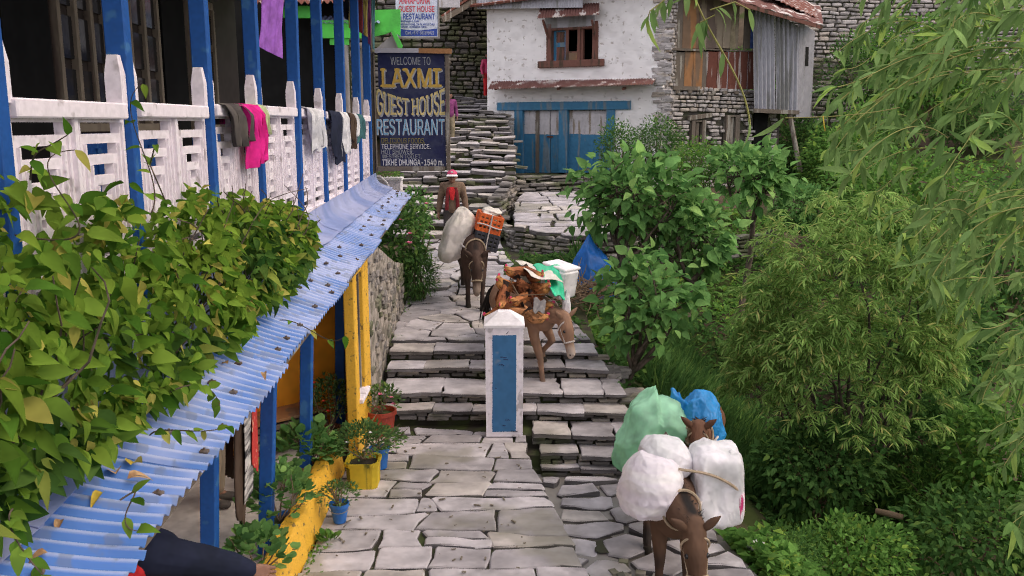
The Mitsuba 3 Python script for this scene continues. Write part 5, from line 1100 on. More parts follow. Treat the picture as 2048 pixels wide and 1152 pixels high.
single('rope', rope([AY(1358, 938, 6.62), AY(1384, 942, 6.57), AY(1412, 947, 6.585), AY(1440, 957, 6.585), AY(1466, 972, 6.60), AY(1484, 992, 6.68)], r=.012), 'rope', 'brown rope lashed across the front of the tall white bale', 'rope')
# 2: the mule behind it, carrying nylon bags
z2 = interp(8.75, PZ) + .12
pl = AY(1388, 862, 7.75); m2 = mule('reddish brown mule half hidden behind the front one carrying green and blue bags', (pl[0] + .24, pl[1] + .70, interp(8.4, PZ) + .02), math.radians(-107), (.145, .070, .042), (.04, .028, .024), (.17, .11, .08), 1.02, (.34, (pl[2] - interp(8.4, PZ)) / 1.02 * 1.15 - 1.02), (.20, -.44), .02, ((.05, 0), (-.1, 0)), ((-.05, 0), (.05, 0)), seed=2)
straps(m2, saddle=False)
b = bag((.36, .40, .385), g, .09, 2.3, 8, 4, 6, None, None, (0, 0, 0), .05); v = b[0]; v[:, 0] += .18 * np.clip(v[:, 2], -.5, .5); v[:, 2] *= np.where(v[:, 0] < 0, 1.08, .8)
v[:, 0] -= .12 * np.clip(-v[:, 2], 0, .4) / .4 * (v[:, 0] < 0)
gu = np.c_[np.full(len(v), pack((.50, .88, .62))), np.full(len(v), .5)]
single('bag', (v * .86 + AY(1310, 856, 8.35), b[1]), 'leaf', 'big translucent green nylon bag bulging from the half hidden mule', 'bag', smooth=True, uv=gu)
bb = single('bag', bagat(1400, 845, 8.35, (.215, .28, .25), wrinkle=.08, seed=9, sq=2.4), 'bagblue', 'bright blue nylon bag tied at the top on the half hidden mule', 'bag', smooth=True)
c = AY(1358, 806, 8.35); obj('knot', bag((.05, .04, .09), g, .3, 2, 4, 3, c=c, R=roty(-.3)), 'bagblue', bb, smooth=True)
# 3: tan mule stepping down, with hens
z3 = LEVZ[3] + .02
m3_ = mule('tan mule stepping down the stone steps with a load of brown hens', (.37, 11.18, LEVZ[4] + .015), math.radians(-58), (.30, .175, .115), (.20, .13, .095), (.42, .34, .29), 1.06, (.36, -.10), (.17, -.46), .05, ((.0, .17), (.18, -.135)), ((-.1, 0), (.12, 0)), seed=3, hstep=.17, tailside=-.1)
straps(m3_, ('strapwhite', 'rope'))
def hen(label, c, yaw, pitch, s, g, grp='hens lashed to the tan mule'):
    t = thing('hen', label, 'hen', grp); R = rotz(yaw) @ roty(pitch); W = lambda m: move(m, R, c, s)
    sp = {'b': (np.array([0, 0, 0.]), .095), 'r': (np.array([-.11, 0, .03]), .06), 'c': (np.array([.09, 0, .03]), .075), 'n': (np.array([.135, 0, .075]), .042), 'h': (np.array([.165, 0, .10]), .034), 't': (np.array([-.17, 0, .06]), .03)}
    v, f = blob(sp, [('b', 'r'), ('b', 'c'), ('c', 'n'), ('n', 'h'), ('r', 't')], .025, 5)
    hk = np.clip((v[:, :1] - .06) / .08, 0, 1) * .8; n = meshkit.fbm(v * 30, 3, 2)[:, None]; n2 = meshkit.fbm(v * [14, 40, 40] + s * 9, 2, 4)[:, None]; c1, c2 = np.array([(.40, .15, .055), (.22, .07, .03), (.50, .23, .10), (.30, .10, .04)][g.integers(4)]), np.array((.10, .035, .018))
    obj('body', W((v, f)), 'fur', t, smooth=True, color=(c1 * (1 - hk) + np.array((.62, .30, .10)) * hk) * (.4 + 1.1 * n) * (1 - .65 * (n2 > .56)))
    for sd in (1, -1):
        ms = []
        for q in range(7): a, b_ = np.array([.05 - .025 * q, sd * (.090 - .003 * q), .05 - .012 * q]), np.array([-.10 - .02 * q, sd * (.085 - .004 * q), .02 - .013 * q]); ms.append((np.array([a + [0, 0, .02], a - [0, 0, .02], b_ - [.03, 0, .012], b_ + [0, 0, .012]]), np.array([[0, 1, 2], [0, 2, 3]])))
        m = join(ms); obj('wing', W(m), 'fur', t, color=np.tile(c1 * .5, (len(m[0]), 1)))
    ms = [(np.array([[-.16, .01 * q, .06], [-.17, .01 * q + .02, .05], [-.245, .02 * q, .10 - .015 * abs(q)], [-.24, .02 * q - .02, .12 - .015 * abs(q)]]), np.array([[0, 1, 2], [0, 2, 3]])) for q in range(-3, 4)]
    m = join(ms); obj('tail', W(m), 'fur', t, color=np.tile([.03, .018, .015], (len(m[0]), 1)))
    obj('comb', W(join([obox([.165 + .014 * q, 0, .140 + .006 * (1 - abs(q))], [.008, .005, .016], None, .003) for q in (-1, 0, 1)] + [obox([.190, .010, .072], [.007, .005, .014]), obox([.190, -.010, .072], [.007, .005, .014])])), 'crimson', t)
    obj('beak', W(hull(np.array([[.193, .009, .105], [.193, -.009, .105], [.193, 0, .09], [.222, 0, .092]]))), 'palegold', t)
HY = 10.85
hens = [((1030, 546), 3.0, .1, 'topmost left hen of the load'), ((1066, 552), .1, .1, 'topmost right hen of the load under the pale flap'), ((1012, 574), 3.2, .0, 'hen at the left of the second row'), ((1046, 575), .2, .1, 'hen in the middle of the second row'), ((1082, 580), .1, .2, 'hen at the right of the second row next to the green net'),
        ((1006, 600), 3.0, .1, 'leftmost hen of the third row'), ((1040, 602), 3.3, .2, 'hen in the middle of the third row'), ((1076, 606), .0, .2, 'hen at the right of the third row by the shoulder of the mule'), ((1002, 622), 3.2, .3, 'leftmost hen of the lowest row with its red comb out'), ((1034, 628), 3.0, .3, 'hen in the middle of the lowest row'), ((1066, 634), .1, .4, 'rightmost hen of the lowest row')]
hens = [(a, b, c, .82 + .07 * (i % 3), 'brown ' + l) for i, (a, b, c, l) in enumerate(hens)]
for i, (pp, yw, pt, s, lab) in enumerate(hens): hen(lab, AY(*pp, HY - .004 * (pp[1] - 546) + .05 * g.normal()), yw + g.normal(0, .7), pt + g.normal(0, .28), s, g)
single('basket', join([bar(AY(1020, 560, 10.68), AY(1052, 618, 10.5), .014, .012), bar(AY(1003, 640, 10.5), AY(1040, 600, 10.52), .014, .012), bar(AY(1000, 592, 10.6), AY(1096, 588, 10.55), .010, .010), bar(AY(996, 618, 10.52), AY(1092, 622, 10.46), .010, .010)]), 'twig', 'thin cane frame holding the hens on the tan mule', 'basket')
def sheetquad(pts, ys, g, amp=.02, n=16, th=.005, f1=7, f2=5):
    c = [AY(*p_, y) for p_, y in zip(pts, ys)]; a, b = np.meshgrid(np.linspace(0, 1, n), np.linspace(0, 1, n), indexing='ij'); Pm = bil(*c)(a, b); Pm[..., 2] += amp * (np.sin(a * f1 + b * 3) + .6 * np.sin(b * f2 * 2 + a * 4)); return thick(Pm, th)
single('tarpaulin', sheetquad([(1030, 522), (1092, 534), (1128, 566), (1062, 552)], (11.2, 11.15, 10.65, 10.6), g, .012), 'sackcream', 'pale plastic flap laid over the hens on the tan mule', 'tarpaulin', smooth=True)
single('net', sheetquad([(1066, 532), (1120, 532), (1130, 600), (1104, 585)], (10.95, 11.1, 10.6, 10.5), g, .02, 22, .012, 9, 8), 'netgreen', 'green net draped over the back of the tan mule', 'net', smooth=True)
jc = AY(1118, 562, 11.15)
j = thing('container', 'white plastic container strapped on the far side of the tan mule', 'container'); obj('tub', obox(jc, [.19, .16, .19], rotz(-.75) @ roty(.18), .03), 'sackwhite', j); obj('lid', obox(jc + [.03, 0, .20], [.195, .165, .018], rotz(-.75) @ roty(.18), .012), 'whitecap', j)
single('sack', bag((.05, .05, .15), g, .15, 2.5, 12, 3, c=AY(1132, 610, 10.75)), 'sackwhite', 'crumpled white plastic hanging beside the neck of the tan mule', 'sack', smooth=True)
single('sheeting', sheetquad([(1068, 598), (1092, 602), (1088, 626), (1066, 622)], (10.5, 10.5, 10.42, 10.42), g, .02, 14, .006, 9, 8), 'greywall', 'crumpled greyish plastic tucked beside the lowest hens', 'plastic sheet', smooth=True)
# 4: dark mule coming down the upper path
z4 = uz(np.array([[0, 13.2]]))[0]
m4 = mule('dark brown mule walking down the upper path with a cream sack and two crates', (-.42, 13.55, z4), math.radians(-84), (.068, .040, .030), (.03, .021, .018), (.26, .20, .16), 1.17, (.40, -.16), (.14, -.48), -.02, ((.16, 0), (-.10, 0)), ((.05, 0), (-.2, 0)), seed=4)
straps(m4)
b = bag((.25, .30, .47), g, .06, 2.6, 15, 4, 6, None, None, (0, 0, 0), .2); v = b[0]; v[:, 0] += -.13 * (-v[:, 2] / .47) + .0; v[:, :2] *= (1 - .55 * np.clip(v[:, 2] / .47 - .45, 0, 1))[:, None]
single('sack', (v * [.95, .93, .82] + AY(917, 470, 13.5), b[1]), 'sackcream', 'large cream plastic sack on the left flank of the dark mule', 'sack', smooth=True)
def crate(c, h, R, mat, t):
    h = np.asarray(h); o = lambda cc, hh: obox(np.asarray(c) + R @ np.asarray(cc, float), hh, R, .004); th = .010
    obj('base', o([0, 0, -h[2] + th], [h[0], h[1], th]), mat, t)
    for ax in (0, 1):
        for s in (-1, 1):
            for k in range(4): z = -h[2] + .04 + (2 * h[2] - .06) * k / 3; cc = [0, 0, z]; cc[ax] = s * (h[ax] - th); hh = [h[0], h[1], .020 if k < 3 else .026]; hh[ax] = th; obj('slat', o(cc, hh), mat, t)
            for k in range(6): cc = [0, 0, 0]; cc[ax] = s * (h[ax] - th * .6); cc[1 - ax] = (-1 + 2 * k / 5) * (h[1 - ax] - .02); hh = [.012] * 3; hh[ax] = th * 1.2; hh[2] = h[2]; obj('rib', o(cc, hh), mat, t)
Rk = rotz(.10) @ roty(.28)
kc = AY(977, 445, 13.35); t = thing('crate', 'orange slatted plastic crate stacked on the dark one beside the mule', 'crate'); crate(kc, [.185, .26, .135], Rk, 'crateorange', t); obj('filling', bag((.15, .2, .11), g, .1, 4, 4, 3, c=kc, R=Rk), 'clothtan', t, smooth=True)
single('sack', bag((.13, .18, .06), g, .2, 2.2, 6, 3, c=kc + Rk @ np.array([-.02, 0, .15])), 'sackcream', 'crumpled cream wrapping bulging from the top of the orange crate', 'sack', smooth=True)
kd = kc + Rk @ np.array([0.02, 0, -.265]); t = thing('crate', 'dark slatted plastic crate under the orange one beside the mule', 'crate'); crate(kd, [.185, .26, .128], Rk, 'crateblack', t); obj('filling', obox(kd, [.16, .23, .11], Rk, .02), 'gap', t)
fr = lambda a, b_: kc + Rk @ np.array([a, -.278, b_])
single('rope', join([rope([fr(-.19, -.03), fr(-.06, -.02), fr(.08, -.035), fr(.195, -.03)], r=.010), rope([fr(.0, .14), fr(.01, 0), fr(.02, -.2), fr(.04, -.4)], r=.010)]), 'strapwhite', 'pale cords lashing the orange and dark crates together', 'rope')
# ------------------------------------------------------------------ people
def hand(wr, d, up, s=1.0, curl=.5, thumb=1):
    """palm, four unequal fingers and a thumb from the wrist wr along d; up: the back of the hand"""
    d = nrm(d); side = nrm(np.cross(up, d)) * thumb; n = nrm(np.cross(d, side)) * thumb; sp, lk = {}, []
    P_ = lambda a, b, c: np.asarray(wr) + s * (d * a + side * b + n * c)
    sp['w'] = (P_(0, 0, 0), .026 * s); sp['p1'] = (P_(.04, .022, 0), .017 * s); sp['p2'] = (P_(.04, -.022, 0), .017 * s); sp['p3'] = (P_(.085, .030, 0), .013 * s); sp['p4'] = (P_(.082, -.028, 0), .013 * s); lk += [('w', 'p1', 'p2'), ('p1', 'p2', 'p3', 'p4')]
    for i, (b, L) in enumerate(((.030, .070), (.011, .078), (-.009, .072), (-.028, .056))):
        a, z, ang, k = .083, 0.0, 0.0, f'p3' if i < 2 else 'p4'; sp[f'k{i}'] = (P_(a, b, 0), .0105 * s); prev = f'k{i}'
        for j, f_ in enumerate((.45, .32, .23)):
            ang += curl * (.5, .8, .6)[j]; a += L * f_ * math.cos(ang); z -= L * f_ * math.sin(ang); nm = f'f{i}{j}'; sp[nm] = (P_(a, b * 1.06, z), (.0095, .0088, .0078)[j] * s); lk.append((prev, nm)); prev = nm
    sp['t0'] = (P_(.025, .030, -.006), .014 * s); sp['t1'] = (P_(.055, .052, -.018), .0115 * s); sp['t2'] = (P_(.085, .055, -.032), .009 * s); lk += [('w', 't0'), ('t0', 't1'), ('t1', 't2')]
    return sp, lk
def person(label, pos, yaw, J, H=1.62, jacket='jacket', legs='trouser', cap=None, shirt=None, hairlong=False, group=None, curl=.5, sleeve=1.0):
    """J overrides joints of a standing figure in its own frame: x to the front, y to its left, heights for 1.62 m"""
    t = thing('person', label, 'person', group); k = H / 1.62; R = rotz(yaw); W = lambda m: move((np.asarray(m[0]) * k, m[1]), R, pos)
    j = dict(pel=(0, 0, .90), wa=(.01, 0, 1.05), che=(.01, 0, 1.22), nk=(0, 0, 1.36), hd=(.02, 0, 1.50), shL=(0, .175, 1.33), shR=(0, -.175, 1.33), elL=(-.03, .225, 1.08), elR=(-.03, -.225, 1.08), wrL=(.06, .235, .86), wrR=(.06, -.235, .86), kneL=(.03, .09, .47), kneR=(.03, -.09, .47), anL=(0, .09, .09), anR=(0, -.09, .09), toL=(.14, .10, .035), toR=(.14, -.10, .035))
    j.update(J); j = {a: np.array(b, float) for a, b in j.items()}
    hd = j['hd']; sk = {'nk': (j['nk'], .055), 'nk2': ((j['nk'] + hd) / 2, .052), 'h1': (hd + [-.012, 0, .035], .088), 'h2': (hd + [.03, 0, -.03], .066), 'h3': (hd + [.062, 0, -.075], .034), 'ns': (hd + [.098, 0, -.025], .012), 'nb': (hd + [.085, 0, .02], .010), 'eL': (hd + [-.005, .083, -.01], .018), 'eR': (hd + [-.005, -.083, -.01], .018), 'che': (j['che'], .09), 'pel': (j['pel'], .10)}
    lk = [('nk', 'nk2'), ('nk2', 'h2'), ('h1', 'h2', 'h3'), ('ns', 'nb', 'h2'), ('h1', 'eL'), ('h1', 'eR'), ('nk', 'che'), ('che', 'pel')]
    for s in 'LR':
        sk.update({'s' + s: (j['sh' + s], .055), 'e' + s + '_': (j['el' + s], .042), 'w' + s: (j['wr' + s], .029), 'hp' + s: (j['pel'] + [0, .08 if s == 'L' else -.08, -.02], .085), 'k' + s: (j['kne' + s], .055), 'a' + s: (j['an' + s], .04), 't' + s: (j['to' + s], .03)})
        lk += [('nk', 's' + s), ('che', 's' + s), ('s' + s, 'e' + s + '_'), ('e' + s + '_', 'w' + s), ('pel', 'hp' + s), ('hp' + s, 'k' + s), ('k' + s, 'a' + s), ('a' + s, 't' + s)]
        hs, hl = hand(j['wr' + s], j['wr' + s] - j['el' + s], [0, .8 if s == 'L' else -.8, .4], 1.0, curl, 1 if s == 'L' else -1)
        sk.update({'H' + s + a: b for a, b in hs.items()}); lk += [tuple('H' + s + a for a in q) for q in hl] + [('w' + s, 'H' + s + 'w')]
    obj('body', W(blob(sk, lk, .018, 4)), 'skin', t, smooth=True)
    g = rng(int(abs(pos[1]) * 100))
    ja = {'pel': (j['pel'] + [0, 0, .0], .145), 'wa': (j['wa'], .135), 'che': (j['che'], .145), 'nk': (j['nk'] - [0, 0, .03], .075)}; jl = [('pel', 'wa'), ('wa', 'che'), ('che', 'nk')]
    tr = {'pel': (j['pel'] - [0, 0, .03], .13)}; tl = []
    for s in 'LR':
        sg = 1 if s == 'L' else -1
        ja.update({'s' + s: (j['sh' + s] - [0, sg * .01, .01], .078 * sleeve), 'e' + s: (j['el' + s], .062 * sleeve), 'm' + s: (j['el' + s] * .45 + j['wr' + s] * .55, .054 * sleeve), 'w' + s: (j['wr' + s] * .93 + j['el' + s] * .07, .044 * sleeve ** .5)}); jl += [('che', 's' + s, 'nk'), ('s' + s, 'e' + s), ('e' + s, 'm' + s), ('m' + s, 'w' + s)]
        tr.update({'h' + s: (j['pel'] + [0, sg * .075, -.05], .105), 'k' + s: (j['kne' + s], .078), 'a' + s: (j['an' + s] + [0, 0, .04], .062)}); tl += [('pel', 'h' + s), ('h' + s, 'k' + s), ('k' + s, 'a' + s)]
    v, f = blob(ja, jl, .03, 4); v = v + .012 * (meshkit.fbm(v * 11, 3, 5)[:, None] - .5) * nrm(v - j['che']) * 2
    jk = obj('jacket', W((v, f)), jacket, t, smooth=True)
    v, f = blob(tr, tl, .035, 4); v = v + .012 * (meshkit.fbm(v * 12, 3, 6)[:, None] - .5); obj('trousers', W((v, f)), legs, t, smooth=True)
    for s in 'LR':
        sp = {'a': (j['an' + s] - [.01, 0, .03], .048), 't': (j['to' + s] + [0, 0, .012], .042)}; obj('shoe', W(blob(sp, [('a', 't')], .03, 3)), 'rustdark' if legs == 'trouser' else 'clothgrey', t, smooth=True)
    if shirt:                                                              # open jacket: shirt and vest edges down the front
        a, b = np.meshgrid(np.linspace(-1, 1, 7), np.linspace(0, 1, 8), indexing='ij'); c0, c1 = j['nk'] + [.03, 0, -.03], j['wa'] + [.05, 0, .02]
        Pm = np.stack([(c0[0] * (1 - b) + c1[0] * b) + .118 * np.sin(np.clip(b * 1.6 + .25, 0, 1) * PI / 2) + .012 * (1 - a * a), a * .062 * (1 - .62 * b ** 1.5), c0[2] * (1 - b) + c1[2] * b], -1); obj('shirt', W(thick(Pm, .008)), shirt, t, smooth=60)
    if cap:
        cc = hd + [-.01, 0, .055]; an = np.linspace(0, PI / 2, 6); obj('cap', W(lathe([(.098 * math.cos(a), .085 * math.sin(a)) for a in an] [::1], 18, cc)), cap, t, smooth=True)
        th = np.linspace(-1.2, 1.2, 12); q = np.stack([np.stack([.09 * np.cos(th), .09 * np.sin(th), 0 * th], -1), np.stack([.165 * np.cos(th * .75), .12 * np.sin(th), 0 * th - .03], -1)]); obj('brim', W(thick(q + cc, .012)), 'whitecap', t, smooth=40)
        obj('badge', W(obox(cc + [.088, 0, .035], [.006, .022, .02], roty(.35), .004)), 'whitecap', t)
    hv_, hf = blob({'a': (hd + [-.03, 0, .05], .092), 'b': (hd + [-.05, 0, -.02 - (.14 if hairlong else 0)], .075), 'c': (hd + [.02, 0, .085], .07)}, [('a', 'b'), ('a', 'c')], .03, 3)
    if not cap or hairlong: obj('hair', W((hv_, hf)), 'hair', t, smooth=True)
    for s in (1, -1): sph = trimesh.creation.icosphere(1, .011); obj('eye', W((sph.vertices + hd + [.082, s * .032, .008], sph.faces)), 'eye', t, smooth=True)
    obj('mouth', W(obox(hd + [.086, 0, -.062], [.006, .022, .005], None, .002)), 'maroon', t)
    return t, W, j
zf = uz(np.array([[0, 16.6]]))[0]
t, W, j = person('mule driver in a red and white cap and brown jacket walking behind the dark mule', (-.90, 16.7, zf), math.radians(-88), dict(hd=(.06, .0, 1.49), wrL=(.10, .26, .84), wrR=(.02, -.26, .84), kneR=(.10, -.09, .48), anL=(-.1, .09, .09), toL=(.04, .10, .035)), 1.63, 'jacket', 'trouser', 'crimson', 'clothred')
for s in (1, -1):
    q = np.array([[.128, s * .062, 1.30], [.150, s * .085, 1.20], [.150, s * .095, 1.05], [.135, s * .105, .88]]); obj('scarf', W(thick(np.stack([q + [0, -.028, 0], q + [.012, 0, 0], q + [0, .028, 0]]), .01)), 'maroon', t, smooth=60)
sh = AZ(296, 1108, 1.40); wr = AZ(500, 1140, 1.20); el_ = AZ(400, 1122, 1.29)
def loc(p, pos, yaw, H): return (np.asarray(p) - np.asarray(pos)) @ rotz(yaw) * (1.62 / H)
pos, yaw, H = np.array([sh[0] - .24, sh[1] + .18, .025]), math.radians(-8), 1.70
L_ = lambda p: loc(p, pos, yaw, H)
wr2 = AZ(490, 1175, 1.08)
t, W, j = person('person in a navy jacket under the awning reaching an arm out towards the plants', pos, yaw, dict(pel=(-.12, 0, .92), wa=(-.02, 0, 1.08), che=(.06, 0, 1.22), nk=(.04, .02, 1.36), hd=(.02, .04, 1.46), shL=L_(sh + [-.06, .30, -.12]), shR=L_(sh), elL=L_(AZ(395, 1185, 1.12)), wrL=L_(AZ(470, 1205, 1.02)), elR=L_(el_), wrR=L_(wr), kneL=(.02, .1, .47), kneR=(.02, -.1, .47)), H, 'navyjacket', 'trouser', None, 'clothred', curl=.7, sleeve=1.35)
c = AZ(268, 1138, 1.32); obj('shirt_front', bag((.10, .10, .16), rng(3), .08, 2.4, 3, 3, c=c + [.0, -.02, -.03]), 'clothred', t, smooth=True, label='red shirt showing at the open jacket')
c = AZ(452, 1010, .03); person('person standing behind the hanging cloths under the awning with one dark shoe showing', (c[0] - .10, c[1] + .02, .025), 0.0, dict(), 1.55, 'clothgrey', 'plygrey')
person('person in red at the top of the stair, half hidden by the white house', (AY(975, 160, 30.6)[0], 30.6, 4.34), math.radians(-60), dict(), 1.5, 'crimson', 'clothred', hairlong=True)
person('person in a plum shawl on the stair, half hidden by the navy sign', (AY(899, 230, 25.3)[0], 25.3, 2.95), math.radians(-70), dict(), 1.42, 'clothplum', 'clothtan', hairlong=True)
# ------------------------------------------------------------------ vine sprawling over the awning by the balcony
g = rng(80)
t = thing('vine', 'dense yellow-green climbing vine sprawling over the blue awning in the left foreground', 'vine')
N = 5200
y = 2.5 + (8.6 - 2.5) * g.random(N) ** 1.12
ztop = interp(y, [(2.3, 3.20), (3.5, 3.26), (4.7, 3.06), (6.1, 2.98), (7.7, 2.80), (8.5, 2.58), (9.3, 2.48)])
zlow = interp(y, [(2.3, 2.25), (3.5, 2.2), (5, 2.26), (7.2, 2.35), (9.2, 2.38)])
xo = interp(y, [(2.3, -1.76), (3.3, -1.71), (4.4, -1.65), (5.6, -1.64), (7.2, -1.64), (8.0, -1.74), (8.7, -1.88)])
s = g.random(N); ang = s * PI / 2 * 1.25 - .25; rr = 1 - .62 * g.random(N) ** 1.7
lump = .70 + .62 * meshkit.fbm(np.c_[y * 2.1, s * 3, y * 0], 3, 8)
X = -1.99 + (xo + 1.99) * np.cos(np.clip(ang, 0, 9)) * rr * lump * 1.12; Z = zlow + (ztop - zlow) * np.clip(np.sin(np.clip(ang, 0, 9)), 0, 1) * rr * lump + g.normal(0, .03, N)
pos = np.c_[np.maximum(X, -1.99), y, Z]
gapm = meshkit.fbm(pos * 4.5, 3, 31) > .40 - .1 * (rr < .75); pos, y, ang, rr = pos[gapm], y[gapm], ang[gapm], rr[gapm]; N = len(pos)
out = np.c_[np.cos(ang) * .8, -.35 + .5 * g.normal(size=N), np.sin(ang) * .7]; d = nrm(out * .5 + [0.3, -.2, -.55] + .8 * randdir(N, g)); up = nrm(out + [.2, -.3, .5] + .75 * randdir(N, g))
sz = (.045 + .10 * g.random(N) ** 1.3) * interp(y, [(2.5, 1.05), (6, .95), (9, .85)])
lightm = (meshkit.fbm(pos * [2.2, 1.5, 2.2], 3, 41) + .25 * (pos[:, 2] - 2.55) + .3 * (rr - .8) + .05 * g.normal(size=N)) > .47  # tone clumps; higher, outer leaves paler, so light and shade are partly painted in
OVV = OVS + [ovate(6, .62, .55, .35), ovate(6, .5, .3, .8), ovate(6, .6, .2, -.15)]
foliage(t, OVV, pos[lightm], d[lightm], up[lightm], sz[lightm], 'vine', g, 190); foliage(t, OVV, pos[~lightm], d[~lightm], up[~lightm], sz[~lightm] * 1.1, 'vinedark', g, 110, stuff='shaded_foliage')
st = []
for k in range(90):
    y0 = g.uniform(2.6, 7.5); a = np.array([-1.98, y0, interp(y0, [(2, 2.1), (9, 2.4)])]); b = a + [g.uniform(.05, .3), g.uniform(-.8, .8), g.uniform(.2, .8)]; st.append(tube(stem(a, b, g, .12, 8), np.linspace(.007, .003, 8), 5))
obj('stem', join(st), 'bark', t, kind='stuff')
def shoot(parent, p, leafs, kind, g, size, r=.004, tm=OVS, parts=99, mat='bark'):
    p = np.asarray(p, float); sm = rope(p, mat, np.linspace(r, r * .5, 8 * len(p)) if len(p) > 3 else r, 5); obj('shoot', sm, mat, parent)
    q = p if len(p) <= 3 else sm[0][:8 * len(p) * 5].reshape(-1, 5, 3).mean(1)
    i = np.linspace(len(q) * .15, len(q) - 1, leafs).astype(int); tn = nrm(np.gradient(q, axis=0))[i]; dd = nrm(tn * .5 + [.1, -.3, -.15] + .7 * randdir(leafs, g)); foliage(parent, tm, q[i], dd, [.2, -.5, .8] + .3 * randdir(leafs, g), size * g.uniform(.7, 1.1, leafs), kind, g, parts)
for pts, n in (([(30, 470, 3.6), (130, 400, 3.5), (95, 330, 3.5), (150, 300, 3.5)], 0), ([(300, 430, 4.6), (285, 300, 4.6), (262, 200, 4.55), (285, 168, 4.5)], 6), ([(60, 360, 3.4), (70, 310, 3.3), (110, 285, 3.2), (135, 270, 3.2)], 7), ([(330, 400, 4.7), (300, 330, 4.7), (310, 290, 4.6)], 6), ([(40, 1010, 2.9), (20, 1050, 2.7), (60, 1120, 2.55), (85, 1150, 2.5)], 12),
               ([(300, 870, 3.8), (340, 860, 3.75), (400, 862, 3.8), (455, 852, 3.85)], 8), ([(330, 790, 4.2), (390, 770, 4.2), (430, 790, 4.3), (440, 812, 4.3)], 9), ([(560, 640, 5.8), (620, 660, 5.7), (660, 680, 5.6), (690, 672, 5.5)], 4), ([(240, 1000, 3.2), (270, 985, 3.2), (250, 1040, 3.1), (275, 1062, 3.1)], 4), ([(590, 470, 7.9), (625, 455, 7.9), (640, 440, 8)], 8)):
    shoot(t, [AY(*q) for q in pts], max(n, 4), 'vine', g, .085)
dl = []
for px, py, m, sc, lab in ((262, 930, 'yellowleaf', .12, 'large yellow fallen leaf on the awning under the vine'), (232, 948, 'deadleaf', .11, 'curled brown leaf on the awning left of the yellow one'), (255, 958, 'deadleaf', .10, 'brown leaf on the awning just below the large yellow leaf'), (205, 985, 'yellowleaf', .08, 'small yellow leaf at the vine edge left of the brown leaves'), (95, 1105, 'deadleaf', .07, 'pale brown leaf alone near the bottom left corner of the awning'),
                      (235, 832, 'deadleaf', .07, 'dry brown leaf on the flat blue flashing under the vine'), (122, 1040, 'deadleaf', .06, 'tiny brown leaf under the lowest hanging vine leaves'), (528, 745, 'deadleaf', .06, 'small brown leaf lying at the very edge of the awning'), (455, 728, 'deadleaf', .06, 'brown leaf in the middle of the awning beside the vine tip'), (410, 712, 'deadleaf', .08, 'brown leaf caught on the seam of flashing and corrugated sheet')):
    x = -1.62
    for _ in range(3): p_ = AX(px, py, x); zz_ = zseam(p_[1]) * .5 + zeave(p_[1]) * .5; p_ = AZ(px, py, zz_ + .03); x = p_[0]
    m_, uv = place(ovate(5, .6, .5, .6), p_[None], nrm(np.array([[g.normal(), g.normal(), .1]])), np.array([[0, 0, 1.0]]) + .2 * randdir(1, g), sc, np.zeros(1)); single('dead_leaf', m_, m, lab, 'leaf', 'fallen leaves on the awning', smooth=True)

# ------------------------------------------------------------------ rose bush and shrub by the rubble wall
def bush(name, label, cat, c, r, n, size, kind, g, tms=OV, parts=0, up=.5, stems=8, hollow=.45, wide=1.0, gap=.42, group=None, droop=0.0, mat='twig'):
    t = thing(name, label, cat, group); c = np.asarray(c, float); r = np.asarray(r, float)
    q = randdir(int(n * 1.8), g); q = q * g.uniform(hollow, 1.0, (len(q), 1)) * (.72 + .56 * meshkit.fbm(q * 2.2 + n * .01, 3, 4))[:, None]; q = q[meshkit.fbm(q * 3.1 + c, 3, 9) > gap - .06 * (q[:, 2] > .3)][:n]; pos = c + q * r
    d = nrm(q * 1.0 + [0, 0, -droop] + .7 * randdir(len(q), g)); foliage(t, tms, pos, d, nrm(q * .5 + [0, 0, up + .4]) + .45 * randdir(len(q), g), size * g.uniform(.65, 1.15, len(q)), kind, g, parts, wide)
    base = c - [0, 0, r[2] * 1.0]
    obj('stem', join([tube(stem(base + g.normal(0, .05, 3), pos[g.integers(len(pos))], g, .06, 6), np.linspace(.022, .006, 6) * min(1.5, r[2] + .3), 5) for _ in range(stems)]), mat, t, kind='stuff'); return t
t = bush('rose_bush', 'dark leafy bush with pink flowers growing over the rubble wall beside the path', 'bush', AY(800, 480, 14.0), (.52, .6, .78), 1500, .11, 'dark', g, OV, 120, gap=.30)
q = bush('rose_bush', 'upper end of the flowering bush beside the tip of the blue awning', 'bush', AY(832, 425, 15.2), (.32, .4, .42), 600, .10, 'broad', g, OV, 60, gap=.3)
for px, py, y, p_, s in ((852, 408, 14.8, q, .055), (819, 468, 13.4, t, .05), (818, 487, 13.35, t, .07), (800, 440, 13.6, t, .04), (775, 520, 13.3, t, .035), (795, 560, 13.3, t, .03), (842, 450, 14.6, q, .03)): flowers(p_, [AY(px, py, y)], s, 'petalpink', g)
bush('shrub', 'dark narrow-leaved shrub at the foot of the rubble wall on the path', 'shrub', AY(833, 548, 13.75), (.36, .36, .40), 1500, .12, 'dark', g, LA3, 0, gap=.25, stems=14)
bush('shrub', 'small green plant growing in the white concrete planter', 'plant', AY(775, 350, 15.15), (.24, .12, .09), 300, .05, 'cover', g, SM, 0, gap=.2)

